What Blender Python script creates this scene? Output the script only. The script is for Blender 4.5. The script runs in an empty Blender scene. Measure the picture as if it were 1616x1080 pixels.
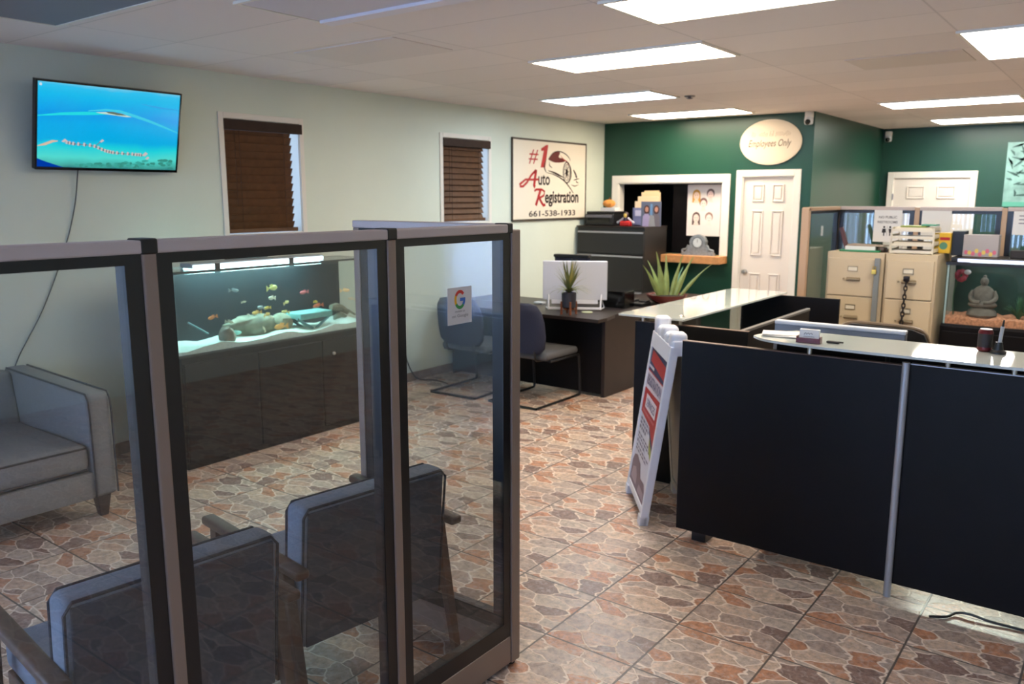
import bpy, bmesh, math, random
from math import sin, cos, pi, radians, sqrt, atan2
from mathutils import Vector, Matrix

random.seed(7)
C = bpy.context.scene.collection
sc = bpy.context.scene

# ------------------------------------------------------------------ camera
cam_d = bpy.data.cameras.new('camera')
cam = bpy.data.objects.new('camera', cam_d)
C.objects.link(cam)
cam.location = (0, 0, 1.83)
cam.rotation_euler = (radians(90 - 10.0), 0, radians(36.98))
cam_d.sensor_width = 36.0
cam_d.lens = 1303.0 / 1616.0 * 36.0
cam_d.clip_start = 0.05
cam_d.dof.use_dof = True
cam_d.dof.focus_distance = 2.6
cam_d.dof.aperture_fstop = 4.5
sc.camera = cam

# ------------------------------------------------------------------ world, exposure
sc.view_settings.view_transform = 'Standard'
sc.view_settings.look = 'None'
sc.view_settings.exposure = 0.0
sc.view_settings.gamma = 1.0
sc.view_settings.use_curve_mapping = False
sc.cycles.max_bounces = 10
sc.cycles.transparent_max_bounces = 24
sc.cycles.caustics_reflective = False
sc.cycles.caustics_refractive = False
wd = bpy.data.worlds.new('world')
sc.world = wd
wd.use_nodes = True
wb = wd.node_tree.nodes['Background']
wb.inputs[0].default_value = (0.62, 0.76, 1.0, 1)
wb.inputs[1].default_value = 4.0

LAMP = 26.0         # strength of the lit ceiling troffers
# daylight falling through the shop window behind the camera
ld = bpy.data.lights.new('window_daylight', 'AREA')
ld.shape = 'RECTANGLE'; ld.size = 7.0; ld.size_y = 2.1
ld.energy = 720; ld.color = (0.60, 0.74, 1.0)
lo = bpy.data.objects.new('window_daylight', ld); C.objects.link(lo)
lo.location = (-1.6, -3.75, 1.5); lo.rotation_euler = (radians(90), 0, radians(0))
# daylight through the second shop window, on the left wall behind the camera
ld2 = bpy.data.lights.new('side_window_daylight', 'AREA')
ld2.shape = 'RECTANGLE'; ld2.size = 1.7; ld2.size_y = 1.9
ld2.energy = 800; ld2.color = (0.60, 0.74, 1.0)
lo2 = bpy.data.objects.new('side_window_daylight', ld2); C.objects.link(lo2)
lo2.location = (-6.05, -2.4, 1.5); lo2.rotation_euler = (0, radians(-90), 0)
# added unseen light behind the reception counter, for the floor patch below its panel
pd = bpy.data.lights.new('added_counter_light', 'AREA')
pd.shape = 'RECTANGLE'; pd.size = 0.5; pd.size_y = 0.012
pd.energy = 1.5; pd.color = (0.86, 1.0, 0.86)
po = bpy.data.objects.new('added_counter_light', pd); C.objects.link(po)
po.location = (-0.47, 4.30, 0.21); po.rotation_euler = (radians(-65), 0, 0)

# ------------------------------------------------------------------ materials
def lin(r, g, b):
    f = lambda c: (c / 255 / 12.92) if c / 255 <= 0.04045 else ((c / 255 + 0.055) / 1.055) ** 2.4
    return (f(r), f(g), f(b), 1)
_mc = {}
def pr(name, rgb, rough=0.5, metal=0.0, spec=0.5, noise=None, bump=None, emit=None, coat=0.0):
    """rgb in sRGB 0-255; noise=(scale, amount) mottles the colour, bump=(scale, strength)"""
    if name in _mc: return _mc[name]
    m = bpy.data.materials.new(name); m.use_nodes = True
    nt = m.node_tree; b = nt.nodes['Principled BSDF']
    col = lin(*rgb)
    b.inputs['Base Color'].default_value = col
    b.inputs['Roughness'].default_value = rough
    b.inputs['Metallic'].default_value = metal
    b.inputs['Specular IOR Level'].default_value = spec
    if coat: b.inputs['Coat Weight'].default_value = coat; b.inputs['Coat Roughness'].default_value = 0.05
    if noise or bump:
        tc = nt.nodes.new('ShaderNodeTexCoord')
    if noise:
        n = nt.nodes.new('ShaderNodeTexNoise'); n.inputs['Scale'].default_value = noise[0]; n.inputs['Detail'].default_value = 4
        nt.links.new(tc.outputs['Object'], n.inputs['Vector'])
        r = nt.nodes.new('ShaderNodeMapRange'); r.inputs['From Min'].default_value = 0.3; r.inputs['From Max'].default_value = 0.7
        r.inputs['To Min'].default_value = 1 - noise[1]; r.inputs['To Max'].default_value = 1 + noise[1]
        nt.links.new(n.outputs['Fac'], r.inputs['Value'])
        mx = nt.nodes.new('ShaderNodeVectorMath'); mx.operation = 'SCALE'; mx.inputs[0].default_value = col[:3]
        nt.links.new(r.outputs['Result'], mx.inputs['Scale']); nt.links.new(mx.outputs[0], b.inputs['Base Color'])
    if bump:
        n2 = nt.nodes.new('ShaderNodeTexNoise'); n2.inputs['Scale'].default_value = bump[0]; n2.inputs['Detail'].default_value = 3
        nt.links.new(tc.outputs['Object'], n2.inputs['Vector'])
        bp = nt.nodes.new('ShaderNodeBump'); bp.inputs['Strength'].default_value = bump[1]; bp.inputs['Distance'].default_value = 0.004
        nt.links.new(n2.outputs['Fac'], bp.inputs['Height']); nt.links.new(bp.outputs['Normal'], b.inputs['Normal'])
    if emit:
        b.inputs['Emission Color'].default_value = lin(*emit[0]); b.inputs['Emission Strength'].default_value = emit[1]
    _mc[name] = m
    return m

def em(name, rgb, strength=1.0):
    if name in _mc: return _mc[name]
    m = bpy.data.materials.new(name); m.use_nodes = True
    nt = m.node_tree; nt.nodes.clear()
    e = nt.nodes.new('ShaderNodeEmission'); e.inputs[0].default_value = lin(*rgb); e.inputs[1].default_value = strength
    o = nt.nodes.new('ShaderNodeOutputMaterial'); nt.links.new(e.outputs[0], o.inputs[0])
    _mc[name] = m
    return m

def glass(name, tint, f0=0.04, haze=0.03, haze_rgb=(150, 160, 165), rough=0.0):
    if name in _mc: return _mc[name]
    m = bpy.data.materials.new(name); m.use_nodes = True
    nt = m.node_tree; nt.nodes.clear(); N = nt.nodes.new; L = nt.links.new
    tr = N('ShaderNodeBsdfTransparent'); tr.inputs[0].default_value = (*tint, 1)
    df = N('ShaderNodeBsdfDiffuse'); df.inputs[0].default_value = lin(*haze_rgb)
    m1 = N('ShaderNodeMixShader'); m1.inputs[0].default_value = haze
    L(tr.outputs[0], m1.inputs[1]); L(df.outputs[0], m1.inputs[2])
    gl = N('ShaderNodeBsdfGlossy'); gl.inputs['Roughness'].default_value = rough
    lw = N('ShaderNodeLayerWeight'); lw.inputs['Blend'].default_value = 0.5
    p = N('ShaderNodeMath'); p.operation = 'POWER'; p.inputs[1].default_value = 5
    L(lw.outputs['Facing'], p.inputs[0])
    mr = N('ShaderNodeMapRange'); mr.inputs['To Min'].default_value = f0; mr.inputs['To Max'].default_value = 1
    L(p.outputs[0], mr.inputs['Value'])
    m2 = N('ShaderNodeMixShader'); L(mr.outputs['Result'], m2.inputs[0]); L(m1.outputs[0], m2.inputs[1]); L(gl.outputs[0], m2.inputs[2])
    o = N('ShaderNodeOutputMaterial'); L(m2.outputs[0], o.inputs[0])
    _mc[name] = m
    return m

def floor_mat():
    m = bpy.data.materials.new('stone_print_tile'); m.use_nodes = True
    nt = m.node_tree; N = nt.nodes.new; L = nt.links.new; b = nt.nodes['Principled BSDF']
    tc = N('ShaderNodeTexCoord')
    mp = N('ShaderNodeMapping'); mp.vector_type = 'TEXTURE'
    mp.inputs['Location'].default_value = (-1.42, 3.085, 0); mp.inputs['Scale'].default_value = (0.412, 0.412, 0.412)
    L(tc.outputs['Object'], mp.inputs['Vector'])
    fr = N('ShaderNodeVectorMath'); fr.operation = 'FRACTION'; L(mp.outputs[0], fr.inputs[0])
    fl = N('ShaderNodeVectorMath'); fl.operation = 'FLOOR'; L(mp.outputs[0], fl.inputs[0])
    # per-tile print: one of three
    dt = N('ShaderNodeVectorMath'); dt.operation = 'DOT_PRODUCT'; dt.inputs[1].default_value = (1, 2, 0); L(fl.outputs[0], dt.inputs[0])
    md = N('ShaderNodeMath'); md.operation = 'FLOORED_MODULO'; md.inputs[1].default_value = 3; L(dt.outputs['Value'], md.inputs[0])
    ml = N('ShaderNodeMath'); ml.operation = 'MULTIPLY'; ml.inputs[1].default_value = 7.31; L(md.outputs[0], ml.inputs[0])
    sca = N('ShaderNodeVectorMath'); sca.operation = 'MULTIPLY'; sca.inputs[1].default_value = (2.7, 4.6, 0); L(fr.outputs[0], sca.inputs[0])
    cb = N('ShaderNodeCombineXYZ'); L(ml.outputs[0], cb.inputs[0]); L(ml.outputs[0], cb.inputs[1])
    ad = N('ShaderNodeVectorMath'); L(sca.outputs[0], ad.inputs[0]); L(cb.outputs[0], ad.inputs[1])
    nz = N('ShaderNodeTexNoise'); nz.inputs['Scale'].default_value = 1.6; nz.inputs['Detail'].default_value = 2; L(ad.outputs[0], nz.inputs['Vector'])
    ns = N('ShaderNodeVectorMath'); ns.operation = 'SCALE'; ns.inputs['Scale'].default_value = 0.55; L(nz.outputs['Color'], ns.inputs[0])
    ad2 = N('ShaderNodeVectorMath'); L(ad.outputs[0], ad2.inputs[0]); L(ns.outputs[0], ad2.inputs[1])
    v1 = N('ShaderNodeTexVoronoi'); v1.voronoi_dimensions = '2D'; v1.inputs['Scale'].default_value = 1; L(ad2.outputs[0], v1.inputs['Vector'])
    v2 = N('ShaderNodeTexVoronoi'); v2.voronoi_dimensions = '2D'; v2.feature = 'DISTANCE_TO_EDGE'; v2.inputs['Scale'].default_value = 1; L(ad2.outputs[0], v2.inputs['Vector'])
    sp = N('ShaderNodeSeparateColor'); L(v1.outputs['Color'], sp.inputs[0])
    cr = N('ShaderNodeValToRGB'); cr.color_ramp.interpolation = 'CONSTANT'
    stones = [(0.0, (200, 148, 116)), (0.13, (194, 172, 156)), (0.30, (218, 190, 166)), (0.46, (186, 162, 146)),
              (0.58, (208, 174, 150)), (0.72, (206, 186, 168)), (0.84, (202, 144, 110)), (0.95, (150, 122, 110))]
    els = cr.color_ramp.elements
    els[0].position, els[0].color = 0.0, lin(*stones[0][1]); els[1].position, els[1].color = stones[1][0], lin(*stones[1][1])
    for p_, c_ in stones[2:]:
        e = els.new(p_); e.color = lin(*c_)
    L(sp.outputs[0], cr.inputs[0])
    n2 = N('ShaderNodeTexNoise'); n2.inputs['Scale'].default_value = 30; n2.inputs['Detail'].default_value = 6; n2.inputs['Roughness'].default_value = 0.7
    L(tc.outputs['Object'], n2.inputs['Vector'])
    r2 = N('ShaderNodeMapRange'); r2.inputs['From Min'].default_value = 0.3; r2.inputs['From Max'].default_value = 0.7; r2.inputs['To Min'].default_value = 0.42; r2.inputs['To Max'].default_value = 1.26
    L(n2.outputs['Fac'], r2.inputs['Value'])
    sv = N('ShaderNodeVectorMath'); sv.operation = 'SCALE'; L(cr.outputs[0], sv.inputs[0]); L(r2.outputs[0], sv.inputs['Scale'])
    # grey-pink veining inside the stones
    n3 = N('ShaderNodeTexNoise'); n3.inputs['Scale'].default_value = 34; n3.inputs['Detail'].default_value = 5; n3.inputs['Distortion'].default_value = 1.2
    L(tc.outputs['Object'], n3.inputs['Vector'])
    r3 = N('ShaderNodeMapRange'); r3.inputs['From Min'].default_value = 0.5; r3.inputs['From Max'].default_value = 0.7; r3.inputs['To Max'].default_value = 0.6; L(n3.outputs['Fac'], r3.inputs['Value'])
    mx2 = N('ShaderNodeMix'); mx2.data_type = 'RGBA'; L(r3.outputs[0], mx2.inputs[0]); L(sv.outputs[0], mx2.inputs[6]); mx2.inputs[7].default_value = lin(196, 180, 172)
    # pale joints drawn between the stones
    jr = N('ShaderNodeMapRange'); jr.inputs['From Min'].default_value = 0.014; jr.inputs['From Max'].default_value = 0.05; L(v2.outputs['Distance'], jr.inputs['Value'])
    mj = N('ShaderNodeMix'); mj.data_type = 'RGBA'; L(jr.outputs[0], mj.inputs[0]); mj.inputs[6].default_value = lin(236, 216, 198); L(mx2.outputs[2], mj.inputs[7])
    # grout between tiles
    sx = N('ShaderNodeSeparateXYZ'); L(fr.outputs[0], sx.inputs[0])
    def edge(o):
        a = N('ShaderNodeMath'); a.operation = 'PINGPONG'; a.inputs[1].default_value = 0.5; L(o, a.inputs[0]); return a.outputs[0]
    mn = N('ShaderNodeMath'); mn.operation = 'MINIMUM'; L(edge(sx.outputs[0]), mn.inputs[0]); L(edge(sx.outputs[1]), mn.inputs[1])
    gr = N('ShaderNodeMapRange'); gr.inputs['From Min'].default_value = 0.007; gr.inputs['From Max'].default_value = 0.013; L(mn.outputs[0], gr.inputs['Value'])
    mg = N('ShaderNodeMix'); mg.data_type = 'RGBA'; L(gr.outputs[0], mg.inputs[0]); mg.inputs[6].default_value = lin(100, 90, 84); L(mj.outputs[2], mg.inputs[7])
    L(mg.outputs[2], b.inputs['Base Color'])
    b.inputs['Roughness'].default_value = 0.34; b.inputs['Specular IOR Level'].default_value = 0.4
    bp = N('ShaderNodeBump'); bp.inputs['Strength'].default_value = 0.35; bp.inputs['Distance'].default_value = 0.003
    mm = N('ShaderNodeMath'); mm.operation = 'MULTIPLY'; L(jr.outputs[0], mm.inputs[0]); L(gr.outputs[0], mm.inputs[1])
    L(mm.outputs[0], bp.inputs['Height']); L(bp.outputs[0], b.inputs['Normal'])
    return m

def ceiling_mat():
    m = bpy.data.materials.new('ceiling_tile'); m.use_nodes = True
    nt = m.node_tree; N = nt.nodes.new; L = nt.links.new; b = nt.nodes['Principled BSDF']
    tc = N('ShaderNodeTexCoord'); mp = N('ShaderNodeMapping'); mp.vector_type = 'TEXTURE'
    mp.inputs['Location'].default_value = (-2.235, 4.87, 0); mp.inputs['Scale'].default_value = (1.29, 0.623, 1)
    L(tc.outputs['Object'], mp.inputs['Vector'])
    fr = N('ShaderNodeVectorMath'); fr.operation = 'FRACTION'; L(mp.outputs[0], fr.inputs[0])
    fl = N('ShaderNodeVectorMath'); fl.operation = 'FLOOR'; L(mp.outputs[0], fl.inputs[0])
    sx = N('ShaderNodeSeparateXYZ'); L(fr.outputs[0], sx.inputs[0])
    def edge(o, w):
        a = N('ShaderNodeMath'); a.operation = 'PINGPONG'; a.inputs[1].default_value = 0.5; L(o, a.inputs[0])
        d = N('ShaderNodeMath'); d.operation = 'MULTIPLY'; d.inputs[1].default_value = w; L(a.outputs[0], d.inputs[0]); return d.outputs[0]
    mn = N('ShaderNodeMath'); mn.operation = 'MINIMUM'; L(edge(sx.outputs[0], 1.29), mn.inputs[0]); L(edge(sx.outputs[1], 0.623), mn.inputs[1])
    wn = N('ShaderNodeTexWhiteNoise'); wn.noise_dimensions = '2D'; L(fl.outputs[0], wn.inputs['Vector'])
    tv = N('ShaderNodeMapRange'); tv.inputs['To Min'].default_value = 0.93; tv.inputs['To Max'].default_value = 1.02; L(wn.outputs['Value'], tv.inputs['Value'])
    gr = N('ShaderNodeMapRange'); gr.inputs['From Min'].default_value = 0.003; gr.inputs['From Max'].default_value = 0.008; gr.inputs['To Min'].default_value = 0.80; L(mn.outputs[0], gr.inputs['Value'])
    mu = N('ShaderNodeMath'); mu.operation = 'MULTIPLY'; L(tv.outputs[0], mu.inputs[0]); L(gr.outputs[0], mu.inputs[1])
    sv = N('ShaderNodeVectorMath'); sv.operation = 'SCALE'; sv.inputs[0].default_value = lin(232, 224, 221)[:3]; L(mu.outputs[0], sv.inputs['Scale'])
    L(sv.outputs[0], b.inputs['Base Color']); b.inputs['Roughness'].default_value = 0.75
    return m

def screen_mat():
    """sea picture on the television: bands of turquoise down the screen, wobbled by noise"""
    m = bpy.data.materials.new('screen_sea_picture'); m.use_nodes = True
    nt = m.node_tree; nt.nodes.clear(); N = nt.nodes.new; L = nt.links.new
    tc = N('ShaderNodeTexCoord'); sx = N('ShaderNodeSeparateXYZ'); L(tc.outputs['Object'], sx.inputs[0])
    nz = N('ShaderNodeTexNoise'); nz.inputs['Scale'].default_value = 5; L(tc.outputs['Object'], nz.inputs['Vector'])
    a = N('ShaderNodeMath'); a.operation = 'MULTIPLY_ADD'; a.inputs[1].default_value = 0.06; L(nz.outputs['Fac'], a.inputs[0]); L(sx.outputs[2], a.inputs[2])
    mr = N('ShaderNodeMapRange'); mr.inputs['From Min'].default_value = 0.03; mr.inputs['From Max'].default_value = 0.57; L(a.outputs[0], mr.inputs['Value'])
    cr = N('ShaderNodeValToRGB'); e = cr.color_ramp.elements
    st = [(0.0, (24, 92, 110)), (0.06, (70, 170, 160)), (0.16, (84, 224, 214)), (0.28, (30, 214, 226)), (0.36, (0, 178, 236)), (0.55, (0, 176, 240)),
          (0.66, (0, 160, 240)), (0.86, (0, 190, 244)), (0.95, (40, 196, 244)), (1.0, (120, 206, 236))]
    e[0].position, e[0].color = 0, lin(*st[0][1]); e[1].position, e[1].color = 1, lin(*st[-1][1])
    for p_, c_ in st[1:-1]:
        q = e.new(p_); q.color = lin(*c_)
    L(mr.outputs[0], cr.inputs[0])
    em_ = N('ShaderNodeEmission'); em_.inputs[1].default_value = 0.95; L(cr.outputs[0], em_.inputs[0])
    gl = N('ShaderNodeBsdfGlossy'); gl.inputs['Roughness'].default_value = 0.15
    ms = N('ShaderNodeMixShader'); ms.inputs[0].default_value = 0.03; L(em_.outputs[0], ms.inputs[1]); L(gl.outputs[0], ms.inputs[2])
    o = N('ShaderNodeOutputMaterial'); L(ms.outputs[0], o.inputs[0])
    return m

def slat_mat():
    return pr('dark_wood_slat', (90, 60, 37), 0.5, spec=.3, noise=(14, 0.22))

M = dict(
    sage=pr('sage_wall_paint', (212, 221, 207), 0.7, noise=(1.5, 0.03)),
    green=pr('dark_green_wall_paint', (24, 67, 51), 0.34, spec=0.45, noise=(1.2, 0.06)),
    white=pr('white_trim_paint', (226, 222, 212), 0.45),
    doorw=pr('white_door_paint', (226, 218, 208), 0.4),
    black=pr('black_plastic', (20, 20, 21), 0.4),
    blackframe=pr('black_metal_frame', (22, 22, 25), 0.3),
    gloss=pr('gloss_black', (10, 10, 11), 0.15),
    taupe=pr('taupe_metal', (142, 124, 112), 0.45, metal=0.25),
    taupecap=pr('taupe_cap', (190, 176, 170), 0.45),
    lam=pr('espresso_laminate', (14, 12, 14), 0.42, spec=0.18, noise=(9, 0.12)),
    lamb=pr('brown_black_laminate', (40, 31, 28), 0.38, spec=0.35, noise=(9, 0.12)),
    cabd=pr('charcoal_file_cabinet_metal', (32, 31, 31), 0.45),
    edge=pr('brown_laminate_edge', (120, 96, 80), 0.5),
    silver=pr('brushed_silver', (176, 176, 180), 0.4, metal=0.55),
    nickel=pr('nickel', (190, 184, 172), 0.28, metal=1.0),
    beige=pr('beige_cabinet_metal', (190, 172, 142), 0.45, noise=(3, 0.03)),
    beiged=pr('beige_cabinet_pull', (150, 134, 108), 0.35, metal=0.5),
    wood=pr('light_oak', (196, 140, 88), 0.5, noise=(20, 0.15)),
    chairwood=pr('walnut_chair_wood', (88, 66, 52), 0.45, noise=(25, 0.2)),
    potwood=pr('plant_stand_wood', (120, 66, 36), 0.5, noise=(25, 0.2)),
    fab=pr('slate_blue_fabric', (122, 129, 140), 0.9, spec=0.1, noise=(160, 0.12), bump=(500, 0.3)),
    fabp=pr('dark_piping', (42, 46, 56), 0.85),
    sofa=pr('grey_sofa_fabric', (134, 134, 134), 0.92, spec=0.1, noise=(120, 0.09), bump=(450, 0.3)),
    sofap=pr('sofa_piping', (62, 62, 64), 0.85),
    navy=pr('navy_office_fabric', (50, 52, 66), 0.85, spec=0.15, noise=(200, 0.12), bump=(600, 0.3)),
    sofaleg=pr('sofa_leg_wood', (58, 48, 44), 0.4),
    plastic=pr('white_sign_plastic', (224, 224, 230), 0.4),
    cream=pr('cream_paper', (214, 204, 182), 0.7),
    paper=pr('white_paper', (222, 220, 216), 0.7),
    creamp=pr('cream_tray_plastic', (206, 198, 180), 0.45),
    wglass=pr('white_back_painted_glass', (206, 212, 206), 0.04, spec=0.6, coat=0.6),
    alu=pr('monitor_aluminium', (204, 206, 213), 0.4, metal=0.15),
    ink=pr('black_ink', (34, 28, 28), 0.6),
    grey=pr('grey_ink', (110, 108, 112), 0.6),
    red=pr('red_print', (176, 30, 38), 0.5),
    navyp=pr('navy_print', (36, 40, 84), 0.5),
)
GLASS = glass('partition_glass', (0.91, 0.93, 0.935), 0.055, 0.014)
CLEAR = glass('tank_glass', (0.93, 0.97, 0.97), 0.04, 0.004)
PANE = glass('window_pane_glass', (0.8, 0.86, 0.9), 0.05, 0.02)

# ------------------------------------------------------------------ mesh builder
class MB:
    def __init__(self): self.bm = bmesh.new()
    def _merge(self, b2, mi=0):
        for f in b2.faces: f.material_index = mi
        me = bpy.data.meshes.new('tmp'); b2.to_mesh(me); b2.free()
        for p in me.polygons: p.material_index = mi
        self.bm.from_mesh(me); bpy.data.meshes.remove(me)
        return self
    def hexa(self, b4, t4, bev=0, seg=2, mi=0):
        b = bmesh.new(); v = [b.verts.new(p) for p in list(b4) + list(t4)]
        for q in ((3, 2, 1, 0), (4, 5, 6, 7), (0, 1, 5, 4), (1, 2, 6, 5), (2, 3, 7, 6), (3, 0, 4, 7)): b.faces.new([v[i] for i in q])
        bmesh.ops.recalc_face_normals(b, faces=b.faces)
        if bev: bmesh.ops.bevel(b, geom=b.edges[:], offset=bev, segments=seg, profile=0.5, affect='EDGES', clamp_overlap=True)
        return self._merge(b, mi)
    def box(self, x0, y0, z0, x1, y1, z1, bev=0, seg=2, mi=0):
        return self.hexa([(x0, y0, z0), (x1, y0, z0), (x1, y1, z0), (x0, y1, z0)], [(x0, y0, z1), (x1, y0, z1), (x1, y1, z1), (x0, y1, z1)], bev, seg, mi)
    def loft(self, rings, mi=0, cap=True):
        b = bmesh.new(); R = [[b.verts.new(p) for p in r] for r in rings]; n = len(R[0])
        for a, c in zip(R, R[1:]):
            for i in range(n): b.faces.new((a[i], a[(i + 1) % n], c[(i + 1) % n], c[i]))
        if cap: b.faces.new(R[0][::-1]); b.faces.new(R[-1])
        bmesh.ops.recalc_face_normals(b, faces=b.faces)
        return self._merge(b, mi)
    def tube(self, pts, r, n=10, mi=0):
        P = [Vector(p) for p in pts]; rs = r if isinstance(r, (list, tuple)) else [r] * len(P); rings = []; up = None
        for i, p in enumerate(P):
            d = (P[min(i + 1, len(P) - 1)] - P[max(i - 1, 0)]).normalized()
            if up is None:
                up = Vector((0, 0, 1)) if abs(d.z) < 0.9 else Vector((1, 0, 0))
            s = d.cross(up).normalized(); up = s.cross(d).normalized()
            rings.append([p + (s * cos(2 * pi * k / n) + up * sin(2 * pi * k / n)) * rs[i] for k in range(n)])
        return self.loft(rings, mi)
    def cyl(self, p0, p1, r0, r1=None, n=18, mi=0): return self.tube([p0, p1], [r0, r0 if r1 is None else r1], n, mi)
    def lathe(self, prof, c=(0, 0, 0), n=24, mi=0):
        return self.loft([[(c[0] + r * cos(2 * pi * k / n), c[1] + r * sin(2 * pi * k / n), c[2] + z) for k in range(n)] for r, z in prof], mi)
    def ell(self, c, r, n=14, m=8, mi=0):
        return self.lathe_s(c, r, n, m, mi)
    def lathe_s(self, c, r, n, m, mi):
        rings = []
        for j in range(m + 1):
            a = -pi / 2 + pi * j / m; q = max(cos(a), 0.03)
            rings.append([(c[0] + r[0] * q * cos(2 * pi * k / n), c[1] + r[1] * q * sin(2 * pi * k / n), c[2] + r[2] * sin(a)) for k in range(n)])
        return self.loft(rings, mi)
    def prism(self, pts, z0, z1, fn=None, mi=0):
        f = fn or (lambda a, b, h: (a, b, h))
        return self.loft([[f(a, b, z0) for a, b in pts], [f(a, b, z1) for a, b in pts]], mi)
    def blade(self, base, tip, w, sag=0.0, side=None, th=0.25, n=7, mi=0):
        """a tapered leaf from base to tip, drooping by sag"""
        a, t = Vector(base), Vector(tip); d = t - a
        s = (side and Vector(side)) or d.cross(Vector((0, 0, 1)))
        s = s.normalized() if s.length > 1e-5 else Vector((1, 0, 0)); nn = d.cross(s).normalized(); rings = []
        for i in range(n + 1):
            q = i / n; p = a + d * q + Vector((0, 0, sag * 4 * q * (1 - q)))
            ww = w * (1 - q) ** 0.75 * (0.75 + 0.5 * sin(pi * min(q * 1.6, 1))) + 0.0012
            rings.append([p + s * ww, p + nn * ww * th, p - s * ww, p - nn * ww * th])
        return self.loft(rings, mi)

def obj(name, mb, mats, parent=None, loc=None, smooth=False, angle=35, kind=None, label=None):
    me = bpy.data.meshes.new(name); mb.bm.to_mesh(me); mb.bm.free()
    for m in (mats if isinstance(mats, (list, tuple)) else [mats]): me.materials.append(m)
    if smooth:
        for p in me.polygons: p.use_smooth = True
        me.set_sharp_from_angle(angle=radians(angle))
    o = bpy.data.objects.new(name, me); C.objects.link(o)
    if parent is not None: o.parent = parent
    if loc is not None: o.location = loc
    if kind: o['kind'] = kind
    if label: o['label'] = label
    return o
def tag(o, label, cat, group=None):
    o['label'] = label; o['category'] = cat
    if group: o['group'] = group
    return o
def thing(name, label, cat, loc=(0, 0, 0), rz=0.0, group=None):
    o = bpy.data.objects.new(name, None); C.objects.link(o); o.empty_display_size = 0.05
    o.location = loc; o.rotation_euler = (0, 0, rz)
    return tag(o, label, cat, group)
def struct(name, mb, mats, parent=None, **k):
    o = obj(name, mb, mats, parent, **k)
    if parent is None: o['kind'] = 'structure'
    return o
def dup(root, loc, rz, label, group=None):
    r = root.copy(); C.objects.link(r); r.location = loc; r.rotation_euler = (0, 0, rz); r['label'] = label
    if group: r['group'] = group
    for ch in list(root.children):
        c = ch.copy(); C.objects.link(c); c.parent = r
        for g in list(ch.children):
            d = g.copy(); C.objects.link(d); d.parent = c
    return r
B = MB

# ------------------------------------------------------------------ flat printing on a plane
_tc = {}
def text2d(s, shear=0.0, bold=0.0):
    k = (s, shear, bold)
    if k in _tc: return _tc[k]
    cu = bpy.data.curves.new('t', 'FONT'); cu.body = s; cu.shear = shear; cu.offset = bold; cu.resolution_u = 3
    o = bpy.data.objects.new('t', cu); C.objects.link(o)
    dg = bpy.context.evaluated_depsgraph_get(); me = bpy.data.meshes.new_from_object(o.evaluated_get(dg))
    vs = [(v.co.x, v.co.y) for v in me.vertices]; fs = [tuple(p.vertices) for p in me.polygons]
    bpy.data.objects.remove(o); bpy.data.curves.remove(cu); bpy.data.meshes.remove(me)
    _tc[k] = (vs, fs); return vs, fs
class CV:
    """a drawing on the plane origin + a*u + b*v, in layers a fraction of a millimetre apart"""
    def __init__(self, o, u, v, step=0.0006):
        self.o, self.u, self.v = Vector(o), Vector(u).normalized(), Vector(v).normalized(); self.n = self.u.cross(self.v)
        self.step = step; self.bm = bmesh.new(); self.mats = []
    def _mi(self, m):
        if m not in self.mats: self.mats.append(m)
        return self.mats.index(m)
    def p(self, a, b, l): return self.o + self.u * a + self.v * b + self.n * (self.step * l)
    def poly(self, pts, m, l=1):
        f = self.bm.faces.new([self.bm.verts.new(self.p(a, b, l)) for a, b in pts]); f.material_index = self._mi(m); return self
    def rect(self, a0, b0, a1, b1, m, l=1): return self.poly([(a0, b0), (a1, b0), (a1, b1), (a0, b1)], m, l)
    def ell(self, a, b, ra, rb, m, l=1, n=28, t0=0, t1=2 * pi):
        return self.poly([(a + ra * cos(t0 + (t1 - t0) * k / n), b + rb * sin(t0 + (t1 - t0) * k / n)) for k in range(n + (0 if t1 - t0 >= 6.28 else 1))], m, l)
    def stroke(self, pts, w, m, l=2, taper=False):
        P = [Vector(q) for q in pts]; L_, R_ = [], []
        for i, q in enumerate(P):
            d = (P[min(i + 1, len(P) - 1)] - P[max(i - 1, 0)]); d = d.normalized() if d.length > 0 else Vector((1, 0)); nn = Vector((-d.y, d.x))
            ww = w * 0.5 * ((0.25 + 0.75 * sin(pi * i / (len(P) - 1))) if taper else 1)
            L_.append(q + nn * ww); R_.append(q - nn * ww)
        for i in range(len(P) - 1): self.poly([L_[i], R_[i], R_[i + 1], L_[i + 1]][::-1][::-1], m, l)
        return self
    def ring(self, a, b, ra, rb, w, m, l=2, t0=0, t1=2 * pi, n=26):
        return self.stroke([(a + ra * cos(t0 + (t1 - t0) * k / n), b + rb * sin(t0 + (t1 - t0) * k / n)) for k in range(n + 1)], w, m, l)
    def text(self, s, a, b, w, h, m, l=3, shear=0.0, bold=0.0):
        vs, fs = text2d(s, shear, bold)
        x0, x1 = min(q[0] for q in vs), max(q[0] for q in vs); y0, y1 = min(q[1] for q in vs), max(q[1] for q in vs)
        V = [self.bm.verts.new(self.p(a + (x - x0) / (x1 - x0) * w, b + (y - y0) / (y1 - y0) * h, l)) for x, y in vs]; i = self._mi(m)
        for f in fs:
            try: q = self.bm.faces.new([V[k] for k in f]); q.material_index = i
            except ValueError: pass
        return self
    def build(self, name, parent=None, label=None):
        class _: pass
        h = _(); h.bm = self.bm
        return obj(name, h, self.mats, parent, label=label)
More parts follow.
